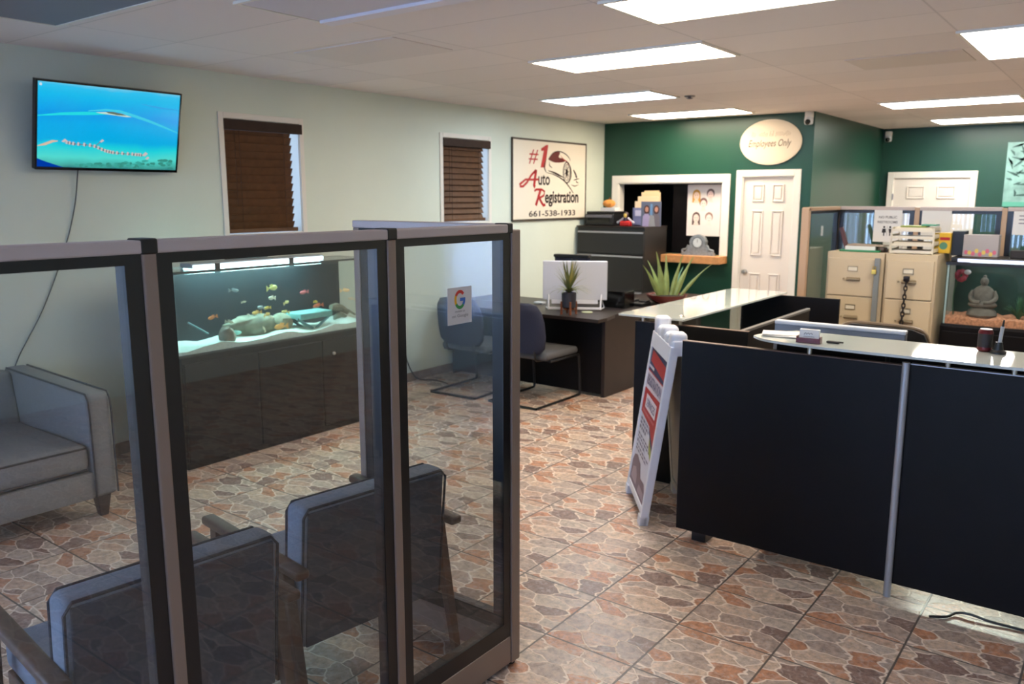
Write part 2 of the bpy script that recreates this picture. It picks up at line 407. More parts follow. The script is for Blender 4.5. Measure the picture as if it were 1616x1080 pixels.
def curve_pts(ctrl, n=8):
    """Catmull-Rom through control points"""
    P = [Vector(c) for c in ctrl]; P = [2 * P[0] - P[1]] + P + [2 * P[-1] - P[-2]]; out = []
    for i in range(1, len(P) - 2):
        for k in range(n):
            t = k / n; a, b, c, d = P[i - 1], P[i], P[i + 1], P[i + 2]
            out.append(0.5 * ((2 * b) + (c - a) * t + (2 * a - 5 * b + 4 * c - d) * t * t + (3 * b - a - 3 * c + d) * t ** 3))
    out.append(P[-2]); return out

H = 2.76
XL, YB, XR0, YF, XR, YN = -5.70, 9.58, -3.0, 12.65, 3.8, -3.4

# ================================================================== ROOM SHELL
struct('floor', B().box(XL - .2, YN - .2, -.1, XR + .2, YF + .2, 0), floor_mat())
struct('ceiling', B().box(XL - .2, YN - .2, H, XR + .2, YF + .2, H + .1), ceiling_mat())
SIDE = (-3.2, -1.6, .60, 2.42)
WINS = [(3.88, 4.60, 1.53, 2.425), (6.40, 7.14, 1.56, 2.42)]
w = B(); ys = [YN - .2] + [v for q in [SIDE] + WINS for v in q[:2]] + [YB + .15]
for i in range(0, len(ys), 2): w.box(XL - .15, ys[i], 0, XL, ys[i + 1], H)
for y0, y1, z0, z1 in [SIDE] + WINS: w.box(XL - .15, y0, 0, XL, y1, z0); w.box(XL - .15, y0, z1, XL, y1, H)
struct('wall_left', w, M['sage'])
struct('baseboard_left', B().box(XL, -1, 0, XL + .012, YB, .085), pr('stone_baseboard', (140, 116, 96), 0.5, noise=(18, 0.25)))
for n, (y0, y1, z0, z1) in enumerate(WINS, 1):
    f = B(); t = .045
    f.box(XL - .001, y0 - t, z0 - t, XL + .012, y0, z1 + t, .003).box(XL - .001, y1, z0 - t, XL + .012, y1 + t, z1 + t, .003)
    f.box(XL - .001, y0, z1, XL + .012, y1, z1 + t, .003).box(XL - .001, y0, z0 - t, XL + .03, y1, z0, .003)
    f.box(XL - .15, y0, z0, XL, y0 + .006, z1).box(XL - .15, y1 - .006, z0, XL, y1, z1).box(XL - .15, y0, z0, XL, y1, z0 + .006).box(XL - .15, y0, z1 - .006, XL, y1, z1)
    wo = struct('window_%d' % n, f, M['white'])
    obj('window_pane', B().box(XL - .135, y0, z0, XL - .128, y1, z1), PANE, wo)
    bl = thing('window_blind', ['dark brown wooden blind, slats shut, in window beside the television',
                                'brown wooden blind with golden lit slats in window next to wall sign'][n - 1], 'blind', (XL - .03, (y0 + y1) / 2, z0))
    hh = z1 - z0; hw = (y1 - y0) / 2
    obj('valance', B().box(.015, -hw - .0, hh - .085, .05, hw + .025, hh - .005, .004), pr('dark_wood_valance', (52, 36, 29), 0.6, spec=.2, noise=(14, 0.15)), bl)
    ns = 13; pitch = (hh - .15) / (ns - 1)
    ang = radians(66 if n == 1 else -62)
    for k in range(ns):
        z = .065 + pitch * k; dx, dz = .0345 * cos(ang), .0345 * sin(ang); a, c = .002 * sin(ang), .002 * cos(ang)
        # tilt: first window sheds downwards to the room, second faces up to the ceiling lights
        P4 = [(-dx - a, z - dz + c), (dx - a, z + dz + c), (dx + a, z + dz - c), (-dx + a, z - dz - c)]
        obj('slat', B().loft([[(x, -hw + .02, zz) for x, zz in P4], [(x, hw - .065, zz) for x, zz in P4]]), slat_mat(), bl)
    obj('bottom_rail', B().box(-.025, -hw + .015, .012, .025, hw - .04, .045, .004), slat_mat(), bl)
    for yy in (-hw * .62, hw * .55): obj('ladder_cord', B().cyl((.033, yy, .03), (.033, yy, hh - .08), .0018, n=6), pr('brown_cord', (60, 44, 36), 0.8), bl)
    obj('pull_cord', B().cyl((.04, -hw * .75, hh * .25), (.04, -hw * .75, hh - .08), .002, n=6), pr('brown_cord', (60, 44, 36), 0.8), bl)

# back wall: dark green, with a pass-through opening and a door
OX0, OX1, OZ0, OZ1 = -5.47, -4.045, 1.12, 2.0
DX0, DX1, DZ = -3.80, -3.19, 2.06
w = B(); a, b = YB, YB + .12
w.box(XL, a, 0, OX0, b, H).box(OX0, a, OZ1, OX1, b, H).box(OX0, a, 0, OX1, b, OZ0).box(OX1, a, 0, DX0, b, H).box(DX0, a, DZ, DX1, b, H).box(DX1, a, 0, XR0, b, H)
struct('wall_back', w, M['green'])
struct('wall_corner', B().box(XR0 - .12, YB + .12, 0, XR0, YF, H), M['green'])
struct('wall_far', B().box(XR0 - .12, YF, 0, XR + .2, YF + .12, H), M['green'])
struct('wall_right', B().box(XR, YN, 0, XR + .12, YF, H), M['sage'])
t = B(); q = .095
t.box(OX0 - q, a - .018, OZ1, OX1 + q, a + .02, OZ1 + q, .004).box(OX0 - q, a - .018, OZ0 - .09, OX0, a + .02, OZ1, .004).box(OX1, a - .018, OZ0 - .09, OX1 + q, a + .02, OZ1, .004)
t.box(OX0 - .001, a, OZ0, OX0 + .012, b, OZ1).box(OX1 - .012, a, OZ0, OX1 + .001, b, OZ1).box(OX0, a, OZ1 - .012, OX1, b, OZ1)
struct('trim_1', t, M['white'])
# unlit room behind the opening, its darkness put into near-black wall colour
dk = pr('unlit_room_shade', (26, 26, 26), 0.8)
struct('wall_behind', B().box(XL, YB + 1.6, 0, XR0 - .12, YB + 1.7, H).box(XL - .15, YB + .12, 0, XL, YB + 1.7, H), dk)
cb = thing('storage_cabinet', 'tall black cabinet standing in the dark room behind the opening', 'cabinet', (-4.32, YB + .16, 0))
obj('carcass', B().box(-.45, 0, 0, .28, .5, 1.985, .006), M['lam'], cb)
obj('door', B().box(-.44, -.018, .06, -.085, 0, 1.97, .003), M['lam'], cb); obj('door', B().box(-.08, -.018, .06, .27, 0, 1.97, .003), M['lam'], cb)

def panel_door(name, x0, x1, z1, y, mat, rows):
    d = B(); th = .035; wd_ = x1 - x0; st = .11 * (wd_ / .61)
    d.box(x0, y + .03, .01, x1, y + .03 + th, z1)
    o = struct(name, d, mat)
    cx = [(x0 + st, x0 + wd_ / 2 - st * .45), (x0 + wd_ / 2 + st * .45, x1 - st)]
    for (a0, a1) in cx:
        for (b0, b1) in rows:
            p_ = B(); s = .016
            # moulded panel: a sunk frame around a raised field
            p_.box(a0, y + .016, b0, a0 + s, y + .031, b1, .006).box(a1 - s, y + .016, b0, a1, y + .031, b1, .006).box(a0, y + .016, b0, a1, y + .031, b0 + s, .006).box(a0, y + .016, b1 - s, a1, y + .031, b1, .006)
            p_.box(a0 + s * 2, y + .02, b0 + s * 2, a1 - s * 2, y + .031, b1 - s * 2, .009)
            obj('raised_panel', p_, mat, o)
    return o
def casing(name, x0, x1, z1, y, parent=None):
    c = B(); k = .075
    c.box(x0 - k, y - .016, 0, x0, y + .03, z1 + k, .004).box(x1, y - .016, 0, x1 + k, y + .03, z1 + k, .004).box(x0, y - .016, z1, x1, y + .03, z1 + k, .004)
    c.box(x0, y, 0, x0 + .012, y + .12, z1).box(x1 - .012, y, 0, x1, y + .12, z1).box(x0, y, z1 - .012, x1, y + .12, z1)
    return struct(name, c, M['white'])
d1 = panel_door('door_1', DX0 + .012, DX1 - .012, DZ - .012, YB, M['doorw'], [(1.77, 1.97), (1.14, 1.67), (.22, .93)])
casing('trim_2', DX0, DX1, DZ, YB)
kb = B(); kx = DX0 + .07; kb.lathe([(.028, 0), (.028, .006), (.012, .01), (.011, .03), (.024, .038), (.027, .052), (.022, .064), (.004, .068)], n=18)
k = obj('door_knob', kb, M['nickel'], d1, smooth=True); k.location = (kx, YB + .03, .94); k.rotation_euler = (radians(90), 0, 0)
d2 = panel_door('door_2', -2.81, -1.86, 2.08, YF - .05, M['doorw'], [(1.80, 1.97), (1.1, 1.68), (.2, .9)])
c2 = B(); c2.box(-2.89, YF - .05, 0, -2.81, YF, 2.165, .004).box(-1.86, YF - .05, 0, -1.78, YF, 2.165, .004).box(-2.81, YF - .05, 2.08, -1.86, YF, 2.165, .004)
struct('trim_3', c2, M['white'])
obj('hinge', B().box(-2.815, YF - .055, 1.78, -2.80, YF - .04, 1.87), M['silver'], d2)

# shop windows behind the camera: front wall and left wall, with glowing vertical blinds
w = B(); w.box(XL, YN - .12, 0, XR, YN, .35).box(XL, YN - .12, 2.5, XR, YN, H).box(XL, YN - .12, .35, -5.2, YN, 2.5).box(2.0, YN - .12, .35, XR, YN, 2.5)
struct('wall_front', w, M['sage'])
f = B()
for x in (-5.2, -3.4, -1.6, .2, 2.0): f.box(x - .03, YN - .1, .35, x + .03, YN - .02, 2.5)
f.box(-5.2, YN - .1, .35, 2.0, YN - .02, .41).box(-5.2, YN - .1, 2.44, 2.0, YN - .02, 2.5)
w3 = struct('window_3', f, M['blackframe'])
obj('window_pane', B().box(-5.2, YN - .065, .4, 2.0, YN - .058, 2.45), PANE, w3)
f = B(); f.box(XL - .1, -3.2, .60, XL - .02, -3.15, 2.42).box(XL - .1, -1.65, .60, XL - .02, -1.6, 2.42).box(XL - .1, -3.15, .60, XL - .02, -1.65, .65).box(XL - .1, -3.15, 2.37, XL - .02, -1.65, 2.42)
w4 = struct('window_4', f, M['blackframe'])
obj('window_pane', B().box(XL - .065, -3.15, .65, XL - .058, -1.65, 2.37), PANE, w4)
def vane_mat():
    m = bpy.data.materials.new('pale_vane'); m.use_nodes = True
    nt = m.node_tree; nt.nodes.clear(); N = nt.nodes.new; L = nt.links.new
    d = N('ShaderNodeBsdfDiffuse'); d.inputs[0].default_value = lin(222, 224, 232)
    t = N('ShaderNodeBsdfTranslucent'); t.inputs[0].default_value = lin(222, 226, 238)
    x = N('ShaderNodeMixShader'); x.inputs[0].default_value = .5; L(d.outputs[0], x.inputs[1]); L(t.outputs[0], x.inputs[2])
    o = N('ShaderNodeOutputMaterial'); L(x.outputs[0], o.inputs[0]); return m
vm = vane_mat()
def vertical_blind(label, loc, rz, half, h):
    vb = thing('vertical_blind', label, 'blind', loc, rz)
    obj('head_rail', B().box(-half, -.03, h, half, .03, h + .05), M['white'], vb)
    n_ = int(half * 2 / .0838)
    for i in range(n_):
        x = -half + .05 + i * .0838; an = radians(44 + 5 * sin(i * 1.7)); dx, dy = .045 * cos(an), .045 * sin(an)
        obj('vane', B().hexa([(x - dx, -dy, .02), (x + dx, dy, .02), (x + dx + .001, dy + .001, .02), (x - dx + .001, -dy + .001, .02)], [(x - dx, -dy, h), (x + dx, dy, h), (x + dx + .001, dy + .001, h), (x - dx + .001, -dy + .001, h)]), vm, vb)
vertical_blind('pale vertical blinds across the front shop window', (-1.6, YN + .08, .3), 0, 3.65, 2.2)
vertical_blind('pale vertical blinds across the left shop window', (XL + .07, -2.4, .52), radians(90), .84, 1.9)

# ================================================================== CEILING FIXTURES
def troffer(x0, x1, y0, y1, label, lit, rgb=(255, 255, 255), st=1.0):
    t = thing('ceiling_light', label, 'ceiling light', ((x0 + x1) / 2, (y0 + y1) / 2, H - .014), group='recessed ceiling lights')
    hx, hy = (x1 - x0) / 2, (y1 - y0) / 2; f = B(); r = .022
    f.box(-hx, -hy, 0, hx, -hy + r, .014).box(-hx, hy - r, 0, hx, hy, .014).box(-hx, -hy + r, 0, -hx + r, hy - r, .014).box(hx - r, -hy + r, 0, hx, hy - r, .014)
    obj('frame', f, M['white'], t)
    mat = em('lit_diffuser_%d_%d_%d' % rgb, rgb, LAMP * st) if lit else pr('unlit_diffuser_%d_%d_%d' % rgb, rgb, 0.6)
    obj('diffuser', B().box(-hx + r, -hy + r, .004, hx - r, hy - r, .012), mat, t)
    return t
warm, cool, neu, wh = (255, 234, 208), (214, 236, 255), (255, 246, 232), (255, 248, 236)
troffer(-2.21, -.95, 3.62, 4.24, 'lit white ceiling light nearest the camera, cut by the top edge of the photo', 1, neu, .4)
troffer(-3.53, -2.23, 4.87, 5.48, 'lit warm white ceiling light over the middle of the tiled floor', 1, warm, 1.1)
troffer(-4.80, -3.59, 6.80, 7.40, 'lit bluish white ceiling light above the back desk', 1, cool, .8)
troffer(-4.84, -3.56, 8.64, 9.25, 'lit cream ceiling light nearest the green wall with the opening', 1, warm, .6)
troffer(-.955, -.34, 5.48, 6.66, 'lit ceiling light at the right edge of the photo, running front to back', 1, wh)
troffer(-2.24, -1.0, 9.09, 9.72, 'lit ceiling light above the beige file cabinets', 1, wh)
troffer(-2.20, -1.08, 11.40, 12.12, 'lit ceiling light furthest back, near the white door in the far green wall', 1, wh)
troffer(.9, 2.15, 8.0, 8.62, 'lit ceiling light at the far right of the room', 1, wh)
o = troffer(-3.62, -2.36, 2.56, 3.18, 'unlit pale ceiling light above the glass partition', 0, (208, 204, 212))
obj('lens_rim', B().box(-.6, .2, -.012, .6, .29, .006, .003), pr('unlit_lens_rim', (226, 222, 230), 0.5), o)
troffer(-4.86, -3.58, 1.60, 2.31, 'unlit dark grey ceiling light in the top left corner of the photo', 0, (122, 124, 134))
# ceiling speaker grilles / stained tiles
def tile(x0, x1, y0, y1, rgb, label):
    return tag(obj('ceiling_vent', B().box(x0, y0, H - .006, x1, y1, H, .002), pr('vent_%d' % rgb[0], rgb, 0.7), None), label, 'vent')
tile(-4.55, -3.64, 3.66, 4.2, (221, 213, 210), 'faint grey flush ceiling vent panel over the partition')
tile(-1.75, -1.02, 6.14, 6.68, (214, 205, 198), 'faint brownish flush ceiling panel beside the right edge light')
v = thing('ceiling_sprinkler', 'small dark ceiling sprinkler between two back ceiling lights', 'sprinkler', (-3.5, 7.42, H - .03))
obj('nozzle', B().lathe([(.012, 0), (.03, .006), (.03, .01), (.012, .012), (.012, .03)]), M['grey'], v); obj('escutcheon', B().lathe([(.05, .022), (.05, .03)]), M['grey'], v)
def camera_dome(loc, rz, label):
    t = thing('security_camera', label, 'security camera', loc, rz)
    obj('mount', B().box(-.04, -.03, .02, .04, .05, .09, .01), M['white'], t, smooth=True)
    obj('body', B().lathe([(.03, -.05), (.045, -.04), (.048, 0), (.045, .03), (.02, .04)], n=20), pr('camera_body', (200, 200, 200), 0.4), t, smooth=True)
    l = obj('lens', B().ell((0, -.03, -.02), (.032, .032, .032)), M['gloss'], t, smooth=True)
camera_dome((-3.05, YB - .06, H - .095), 0, 'small white security camera above the oval sign')
camera_dome((-2.92, YF - .06, H - .13), 0, 'small white security camera in the far green corner')

# ================================================================== TELEVISION
tv = thing('television', 'flat screen television showing turquoise sea, mounted on left wall', 'television', (-5.62, 2.9325, 2.0))
vv = Vector((.133, 0, .542)).normalized(); nn = Vector((vv.z, 0, -vv.x)); hl = .558
def tvp(a, b, d): return tuple(Vector((0, a, 0)) + vv * b + nn * d)
def tvbox(a0, a1, b0, b1, d0, d1, bev=.003):
    return B().hexa([tvp(a0, b0, d0), tvp(a1, b0, d0), tvp(a1, b0, d1), tvp(a0, b0, d1)], [tvp(a0, b1, d0), tvp(a1, b1, d0), tvp(a1, b1, d1), tvp(a0, b1, d1)], bev)
obj('housing', tvbox(-.4875, .4875, 0, hl, -.045, -.004), M['black'], tv)
bz = B()
for q in ((-.4875, .4875, 0, .018), (-.4875, .4875, hl - .011, hl), (-.4875, -.477, .018, hl - .011), (.477, .4875, .018, hl - .011)):
    a0, a1, b0, b1 = q
    bz.hexa([tvp(a0, b0, -.004), tvp(a1, b0, -.004), tvp(a1, b0, .003), tvp(a0, b0, .003)], [tvp(a0, b1, -.004), tvp(a1, b1, -.004), tvp(a1, b1, .003), tvp(a0, b1, .003)])
obj('bezel', bz, M['gloss'], tv)
SW, SH = .954, hl - .029
scn = CV(tvp(-.477, .018, -.003), (0, 1, 0), vv, .0004)
scn.rect(0, 0, SW, SH, screen_mat(), 1)
X = lambda a: a * SW
Y = lambda b: b * SH
reef = em('screen_reef', (70, 208, 236), .95)
scn.stroke([(X(a), Y(b)) for a, b in ((0, .60), (.15, .64), (.3, .665), (.42, .68), (.5, .69))], .022, em('screen_reef_teal', (40, 220, 230), .95), 2, True)
scn.stroke([(X(a), Y(b)) for a, b in ((.33, .70), (.45, .73), (.55, .725), (.66, .68), (.78, .625), (.9, .56), (1, .50))], .02, reef, 2, True)
scn.stroke([(X(a), Y(b)) for a, b in ((.7, .84), (.85, .81), (1, .80))], .012, em('screen_reef_pale', (60, 170, 236), .9), 2, True)
scn.poly([(X(a), Y(b)) for a, b in ((.38, .69), (.46, .705), (.56, .70), (.64, .665), (.60, .66), (.5, .672), (.42, .68))], em('screen_sand', (196, 222, 208), 1), 3)
scn.poly([(X(a), Y(b)) for a, b in ((.45, .705), (.50, .712), (.57, .695), (.60, .678), (.53, .677), (.47, .69))], em('screen_trees', (104, 120, 104), .9), 4)
scn.stroke([(X(a), Y(b)) for a, b in ((0, .245), (.05, .27), (.1, .31), (.135, .315))], .018, em('screen_beach', (220, 190, 166), .95), 3, True)
hut = em('screen_hut', (206, 192, 190), .95); hut2 = em('screen_hut_dark', (128, 96, 104), .9)
path = [Vector(p) for p in ((.17, .31), (.24, .29), (.37, .275), (.46, .22), (.53, .20), (.66, .19), (.73, .185))]
wp = curve_pts([(p.x, p.y, 0) for p in path], 7)
scn.stroke([(X(p.x), Y(p.y)) for p in wp], .004, hut2, 3)
for i, p in enumerate(wp[3::2]):
    s = .016; cx, cy = X(p.x), Y(p.y)
    scn.poly([(cx - s * .8, cy - .007), (cx - .001, cy - .010), (cx + .002, cy + .012), (cx - s * .6, cy + .014)], hut, 4)
    scn.poly([(cx + .001, cy - .012), (cx + s * .45, cy - .007), (cx + s * .5, cy + .006), (cx + .003, cy + .008)], hut2, 5)
for (a, b, s) in ((.175, .325, .018), (.43, .345, .016), (.75, .20, .022), (.77, .15, .016)):
    scn.poly([(X(a) - s, Y(b) - s * .4), (X(a), Y(b) - s * .7), (X(a) + s, Y(b) + .1 * s), (X(a) + .2 * s, Y(b) + s * .7)], hut, 4)
scn.stroke([(X(.43), Y(.345)), (X(.39), Y(.28))], .004, hut2, 3)
gs = [em('screen_seagrass', (66, 176, 164), .85), em('screen_seagrass_dark', (60, 152, 138), .85)]
for i in range(70):
    a = .25 + .72 * random.random() ** .8; b = .005 + .15 * random.random() * (a ** 1.6); ww = random.uniform(.008, .026); hh = random.uniform(.004, .012)
    if X(a) + ww < SW: scn.ell(X(a), Y(b) + hh, ww, hh, gs[i % 2], 3, 9)
scn.poly([(0, 0), (X(.17), 0), (X(.06), Y(.06)), (0, Y(.1))], em('screen_deep', (0, 60, 170), .9), 3)
scn.poly([(X(.02) + .009 * cos(k), Y(.965) + .009 * sin(k)) for k in [i * .6283 for i in range(10)]], em('screen_icon', (200, 230, 244), .9), 3)
scn.build('screen', tv)
obj('wall_bracket', B().box(-.075, -.1, .15, .02, .1, .4, .004), M['black'], tv)
obj('power_cord', B().tube(curve_pts([(-.045, -.1925, .03), (-.068, -.2325, -.25), (-.07, -.3325, -.55), (-.07, -.4925, -.9), (-.07, -.6925, -1.24), (-.07, -.7425, -1.5), (-.07, -.8125, -1.7)], 6), .0038), pr('grey_cord', (78, 82, 82), 0.6), tv, smooth=True, label='thin dark power cord')

# ================================================================== WALL SIGN (left wall)
sg = thing('wall_sign', 'white framed shop sign with red and black lettering and car drawing', 'sign', (XL, 7.55, 1.555))
SGW, SGH = 1.55, .925
obj('board', B().box(.003, 0, 0, .018, SGW, SGH), pr('sign_cream', (232, 224, 206), 0.5), sg)
f = B(); t = .016
f.box(.002, -.004, -.004, .026, SGW + .004, t, .002).box(.002, -.004, SGH - t, .026, SGW + .004, SGH + .004, .002).box(.002, -.004, 0, .026, t * .6, SGH, .002).box(.002, SGW - t * .6, 0, .026, SGW + .004, SGH, .002)
obj('frame', f, pr('dark_sign_frame', (62, 52, 42), 0.5), sg)
cv = CV((.0186, 0, 0), (0, 1, 0), (0, 0, 1), .0008)
rd, bk = pr('sign_red', (176, 34, 38), 0.5), pr('sign_black', (44, 32, 32), 0.55)
U = lambda a: a * SGW
V_ = lambda b: b * SGH
# fractions of the sign, measured from its lower left corner
cv.text('#', U(.20), V_(.70), U(.125), V_(.175), rd, shear=.18)
cv.poly([(U(.355), V_(.66)), (U(.415), V_(.66)), (U(.455), V_(.945)), (U(.43), V_(.945)), (U(.36), V_(.895)), (U(.36), V_(.865)), (U(.395), V_(.87))], rd, 3)
# script capital A
cv.stroke([(U(.12), V_(.47)), (U(.09), V_(.445)), (U(.095), V_(.42)), (U(.13), V_(.42)), (U(.18), V_(.47)), (U(.235), V_(.56)), (U(.295), V_(.625))], .028, rd, 3)
cv.stroke([(U(.295), V_(.63)), (U(.285), V_(.54)), (U(.27), V_(.43)), (U(.285), V_(.415))], .045, rd, 3)
cv.stroke([(U(.12), V_(.47)), (U(.16), V_(.505)), (U(.24), V_(.505)), (U(.33), V_(.51))], .024, rd, 4)
cv.text('uto', U(.325), V_(.44), U(.155), V_(.135), bk, bold=.02)
# script capital R
cv.stroke([(U(.275), V_(.365)), (U(.30), V_(.385)), (U(.37), V_(.385)), (U(.41), V_(.36)), (U(.40), V_(.31)), (U(.345), V_(.28)), (U(.335), V_(.28))], .026, rd, 3)
cv.stroke([(U(.355), V_(.38)), (U(.325), V_(.28)), (U(.295), V_(.185))], .042, rd, 3)
cv.stroke([(U(.335), V_(.285)), (U(.37), V_(.22)), (U(.395), V_(.185)), (U(.42), V_(.195))], .034, rd, 4)
cv.text('egistration', U(.415), V_(.165), U(.475), V_(.20), bk, bold=.025)
cv.text('661-538-1933', U(.205), V_(.045), U(.64), V_(.075), bk, bold=.012)
# car drawing
cvp = lambda L_: [(U(a), V_(b)) for a, b in L_]
def smooth2(L_, n=6): return [(p.x, p.y) for p in curve_pts([(a, b, 0) for a, b in L_], n)]
cv.poly(cvp(smooth2([(.455, .765), (.50, .83), (.56, .87), (.615, .86), (.60, .80), (.66, .79), (.69, .755), (.62, .735), (.53, .735), (.455, .765)])), pr('car_dark_red', (96, 24, 26), 0.5), 3)
cv.stroke(cvp(smooth2([(.455, .77), (.52, .85), (.60, .875), (.69, .85), (.755, .79), (.76, .76)])), .012, bk, 4, True)
cv.stroke(cvp(smooth2([(.62, .83), (.67, .775), (.71, .755), (.745, .70)])), .012, rd, 4, True)
cv.stroke(cvp(smooth2([(.43, .77), (.405, .70), (.41, .645), (.43, .60)])), .022, bk, 4, True)
cv.stroke(cvp(smooth2([(.47, .74), (.475, .69), (.51, .66)])), .012, bk, 4, True)
cv.stroke(cvp(smooth2([(.455, .625), (.54, .60), (.61, .57), (.665, .545)])), .022, bk, 4, True)
cv.stroke(cvp(smooth2([(.43, .60), (.54, .575), (.66, .515), (.74, .44), (.80, .36), (.82, .33)])), .014, bk, 4, True)
cv.ring(U(.715), V_(.61), U(.052), V_(.135), .013, bk, 4); cv.ring(U(.715), V_(.61), U(.036), V_(.105), .006, bk, 4); cv.ell(U(.715), V_(.61), U(.016), V_(.045), bk, 4)
for k in range(8):
    a = k * pi / 4 + .2; cv.stroke([(U(.715), V_(.61)), (U(.715 + .03 * cos(a)), V_(.61 + .085 * sin(a)))], .010, bk, 5)
cv.stroke(cvp(smooth2([(.70, .75), (.745, .72), (.775, .64), (.775, .55), (.745, .47)])), .016, bk, 4, True)
cv.stroke(cvp(smooth2([(.81, .65), (.845, .60), (.865, .55), (.845, .565), (.83, .61), (.81, .65)])), .012, bk, 4)
cv.stroke(cvp(smooth2([(.815, .51), (.85, .525), (.90, .535)])), .012, bk, 4, True)
cv.stroke(cvp(smooth2([(.85, .52), (.86, .49), (.89, .475)])), .012, bk, 4, True)
cv.stroke(cvp(smooth2([(.78, .455), (.83, .435), (.89, .455)])), .01, bk, 4, True)
cv.build('lettering', sg)

# ================================================================== AQUARIUM (left)
st = thing('aquarium_stand', 'black cabinet stand carrying the long aquarium at the left wall', 'cabinet', (-5.31, 3.83, 0))
obj('carcass', B().box(-.345, -.87, .0, .345, .90, .775, .005), M['lam'], st)
for i in range(3):
    y0 = -.86 + i * .585
    dr = obj('door', B().box(.345, y0, .05, .362, y0 + .575, .73, .004), M['lam'], st)
    if i == 2: obj('knob', B().ell((.372, y0 + .1, .62), (.013, .013, .013), 10, 6), M['nickel'], dr, smooth=True)
tk = thing('aquarium', 'long lit aquarium with white sand and small fish by the left wall', 'aquarium', (-5.28, 3.77, .777))
TX0, TX1, TY0, TY1, TZ = -.01, .33, -.85, .855, .57
g = .008
obj('front_pane', B().box(TX1 - g, TY0, .0, TX1, TY1, TZ - .02), CLEAR, tk); obj('side_pane', B().box(TX0, TY0, .0, TX1 - g, TY0 + g, TZ - .02), CLEAR, tk)
obj('side_pane', B().box(TX0, TY1 - g, .0, TX1 - g, TY1, TZ - .02), CLEAR, tk)
obj('backing', B().box(TX0 - .008, TY0, .0, TX0, TY1, TZ - .02), pr('dark_blue_backing', (17, 31, 38), 0.5, noise=(4, .1)), tk)
r = B()
for z0, z1 in ((0, .014), (TZ - .014, TZ)):
    r.box(TX1 - .012, TY0 - .006, z0, TX1 + .006, TY1 + .006, z1).box(TX0 - .01, TY0 - .006, z0, TX1 - .012, TY0 + .012, z1).box(TX0 - .01, TY1 - .012, z0, TX1 - .012, TY1 + .006, z1).box(TX0 - .012, TY0, z0, TX0, TY1, z1)
obj('rim', r, pr('dark_tank_rim', (40, 50, 50), 0.4), tk)
for yy in (TY0 + .008, TY1 - .02): obj('seam', B().box(TX1 - .02, yy, .014, TX1 - .008, yy + .012, TZ - .03), pr('clear_silicone', (150, 190, 190), 0.4), tk)
obj('glass_lid', B().box(TX0 + .02, TY0 + .02, TZ - .006, TX1 - .02, TY1 - .02, TZ + .0), CLEAR, tk)
lb = obj('light_bar', B().box(.06, -.62, TZ - .0, .20, .52, TZ + .035, .006), pr('lamp_housing_grey', (150, 156, 160), 0.4), tk)
obj('lamp_strip', B().box(.20, -.61, TZ + .001, .212, .51, TZ + .024, .003), em('aquarium_lamp', (226, 246, 255), 4.5), lb)
obj('lamp_strip', B().box(.07, -.60, TZ - .014, .19, .50, TZ - .001), em('aquarium_lamp_cyan', (190, 240, 238), 45), lb)
obj('lamp_clip', B().box(.205, -.45, TZ - .02, .222, -.41, TZ + .03, .004), M['ink'], lb); obj('lamp_clip', B().box(.205, .18, TZ - .02, .222, .22, TZ + .03, .004), M['ink'], lb)
obj('filter_pump', B().box(-.20, -.1, TZ - .3, -.03, .18, TZ + .10, .015), M['black'], tk)
# sand bed: a gently uneven slab
s = B(); n = 26; rng = random.Random(3)
top = [[.045 + .014 * sin(j * .8 + i) + .012 * rng.random() + (.02 if j > 22 else 0) for i in range(5)] for j in range(n)]
bm = s.bm
vt = [[bm.verts.new((TX0 + .004 + (TX1 - TX0 - .016) * i / 4, TY0 + .012 + (TY1 - TY0 - .024) * j / (n - 1), top[j][i])) for i in range(5)] for j in range(n)]
vb_ = [[bm.verts.new((v.co.x, v.co.y, .015)) for v in row] for row in vt]
for j in range(n - 1):
    for i in range(4):
        bm.faces.new((vt[j][i], vt[j][i + 1], vt[j + 1][i + 1], vt[j + 1][i])); bm.faces.new((vb_[j][i], vb_[j + 1][i], vb_[j + 1][i + 1], vb_[j][i + 1]))
for j in range(n - 1):
    bm.faces.new((vt[j][0], vt[j + 1][0], vb_[j + 1][0], vb_[j][0])); bm.faces.new((vt[j][4], vb_[j][4], vb_[j + 1][4], vt[j + 1][4]))
for i in range(4):
    bm.faces.new((vt[0][i], vb_[0][i], vb_[0][i + 1], vt[0][i + 1])); bm.faces.new((vt[-1][i], vt[-1][i + 1], vb_[-1][i + 1], vb_[-1][i]))
bmesh.ops.recalc_face_normals(bm, faces=bm.faces)
so = obj('aquarium_sand', s, pr('white_sand', (214, 226, 216), 0.9, noise=(90, .12)), loc=(-5.28, 3.77, .777), smooth=True, kind='stuff'); tag(so, 'white sand covering the bottom of the long left aquarium', 'sand')

def rock(name, c, r, rgb, label, cat='rock', seed=1, rz=0.0):
    m = B(); rg = random.Random(seed); rings = []; n_, k_ = 14, 9
    for j in range(k_ + 1):
        a = -pi / 2 + pi * j / k_; q = max(cos(a), .04) ** .7
        rings.append([(r[0] * q * cos(2 * pi * k / n_) * (1 + .22 * rg.uniform(-1, 1)), r[1] * q * sin(2 * pi * k / n_) * (1 + .22 * rg.uniform(-1, 1)), r[2] * sin(a) * (1 + .15 * rg.uniform(-1, 1))) for k in range(n_)])
    m.loft(rings)
    o = obj(name, m, pr('rock_%d_%d' % (rgb[0], rgb[1]), rgb, 0.85, noise=(16, .45), bump=(24, 1.0)), loc=c, smooth=True, angle=60); o.rotation_euler = (0, 0, rz)
    return tag(o, label, cat)
ZB = .777 + .05
rock('rock', (-5.17, 3.66, ZB + .05), (.07, .24, .085), (120, 122, 106), 'low wide grey boulder in the middle of the aquarium, left of the slab', seed=4)
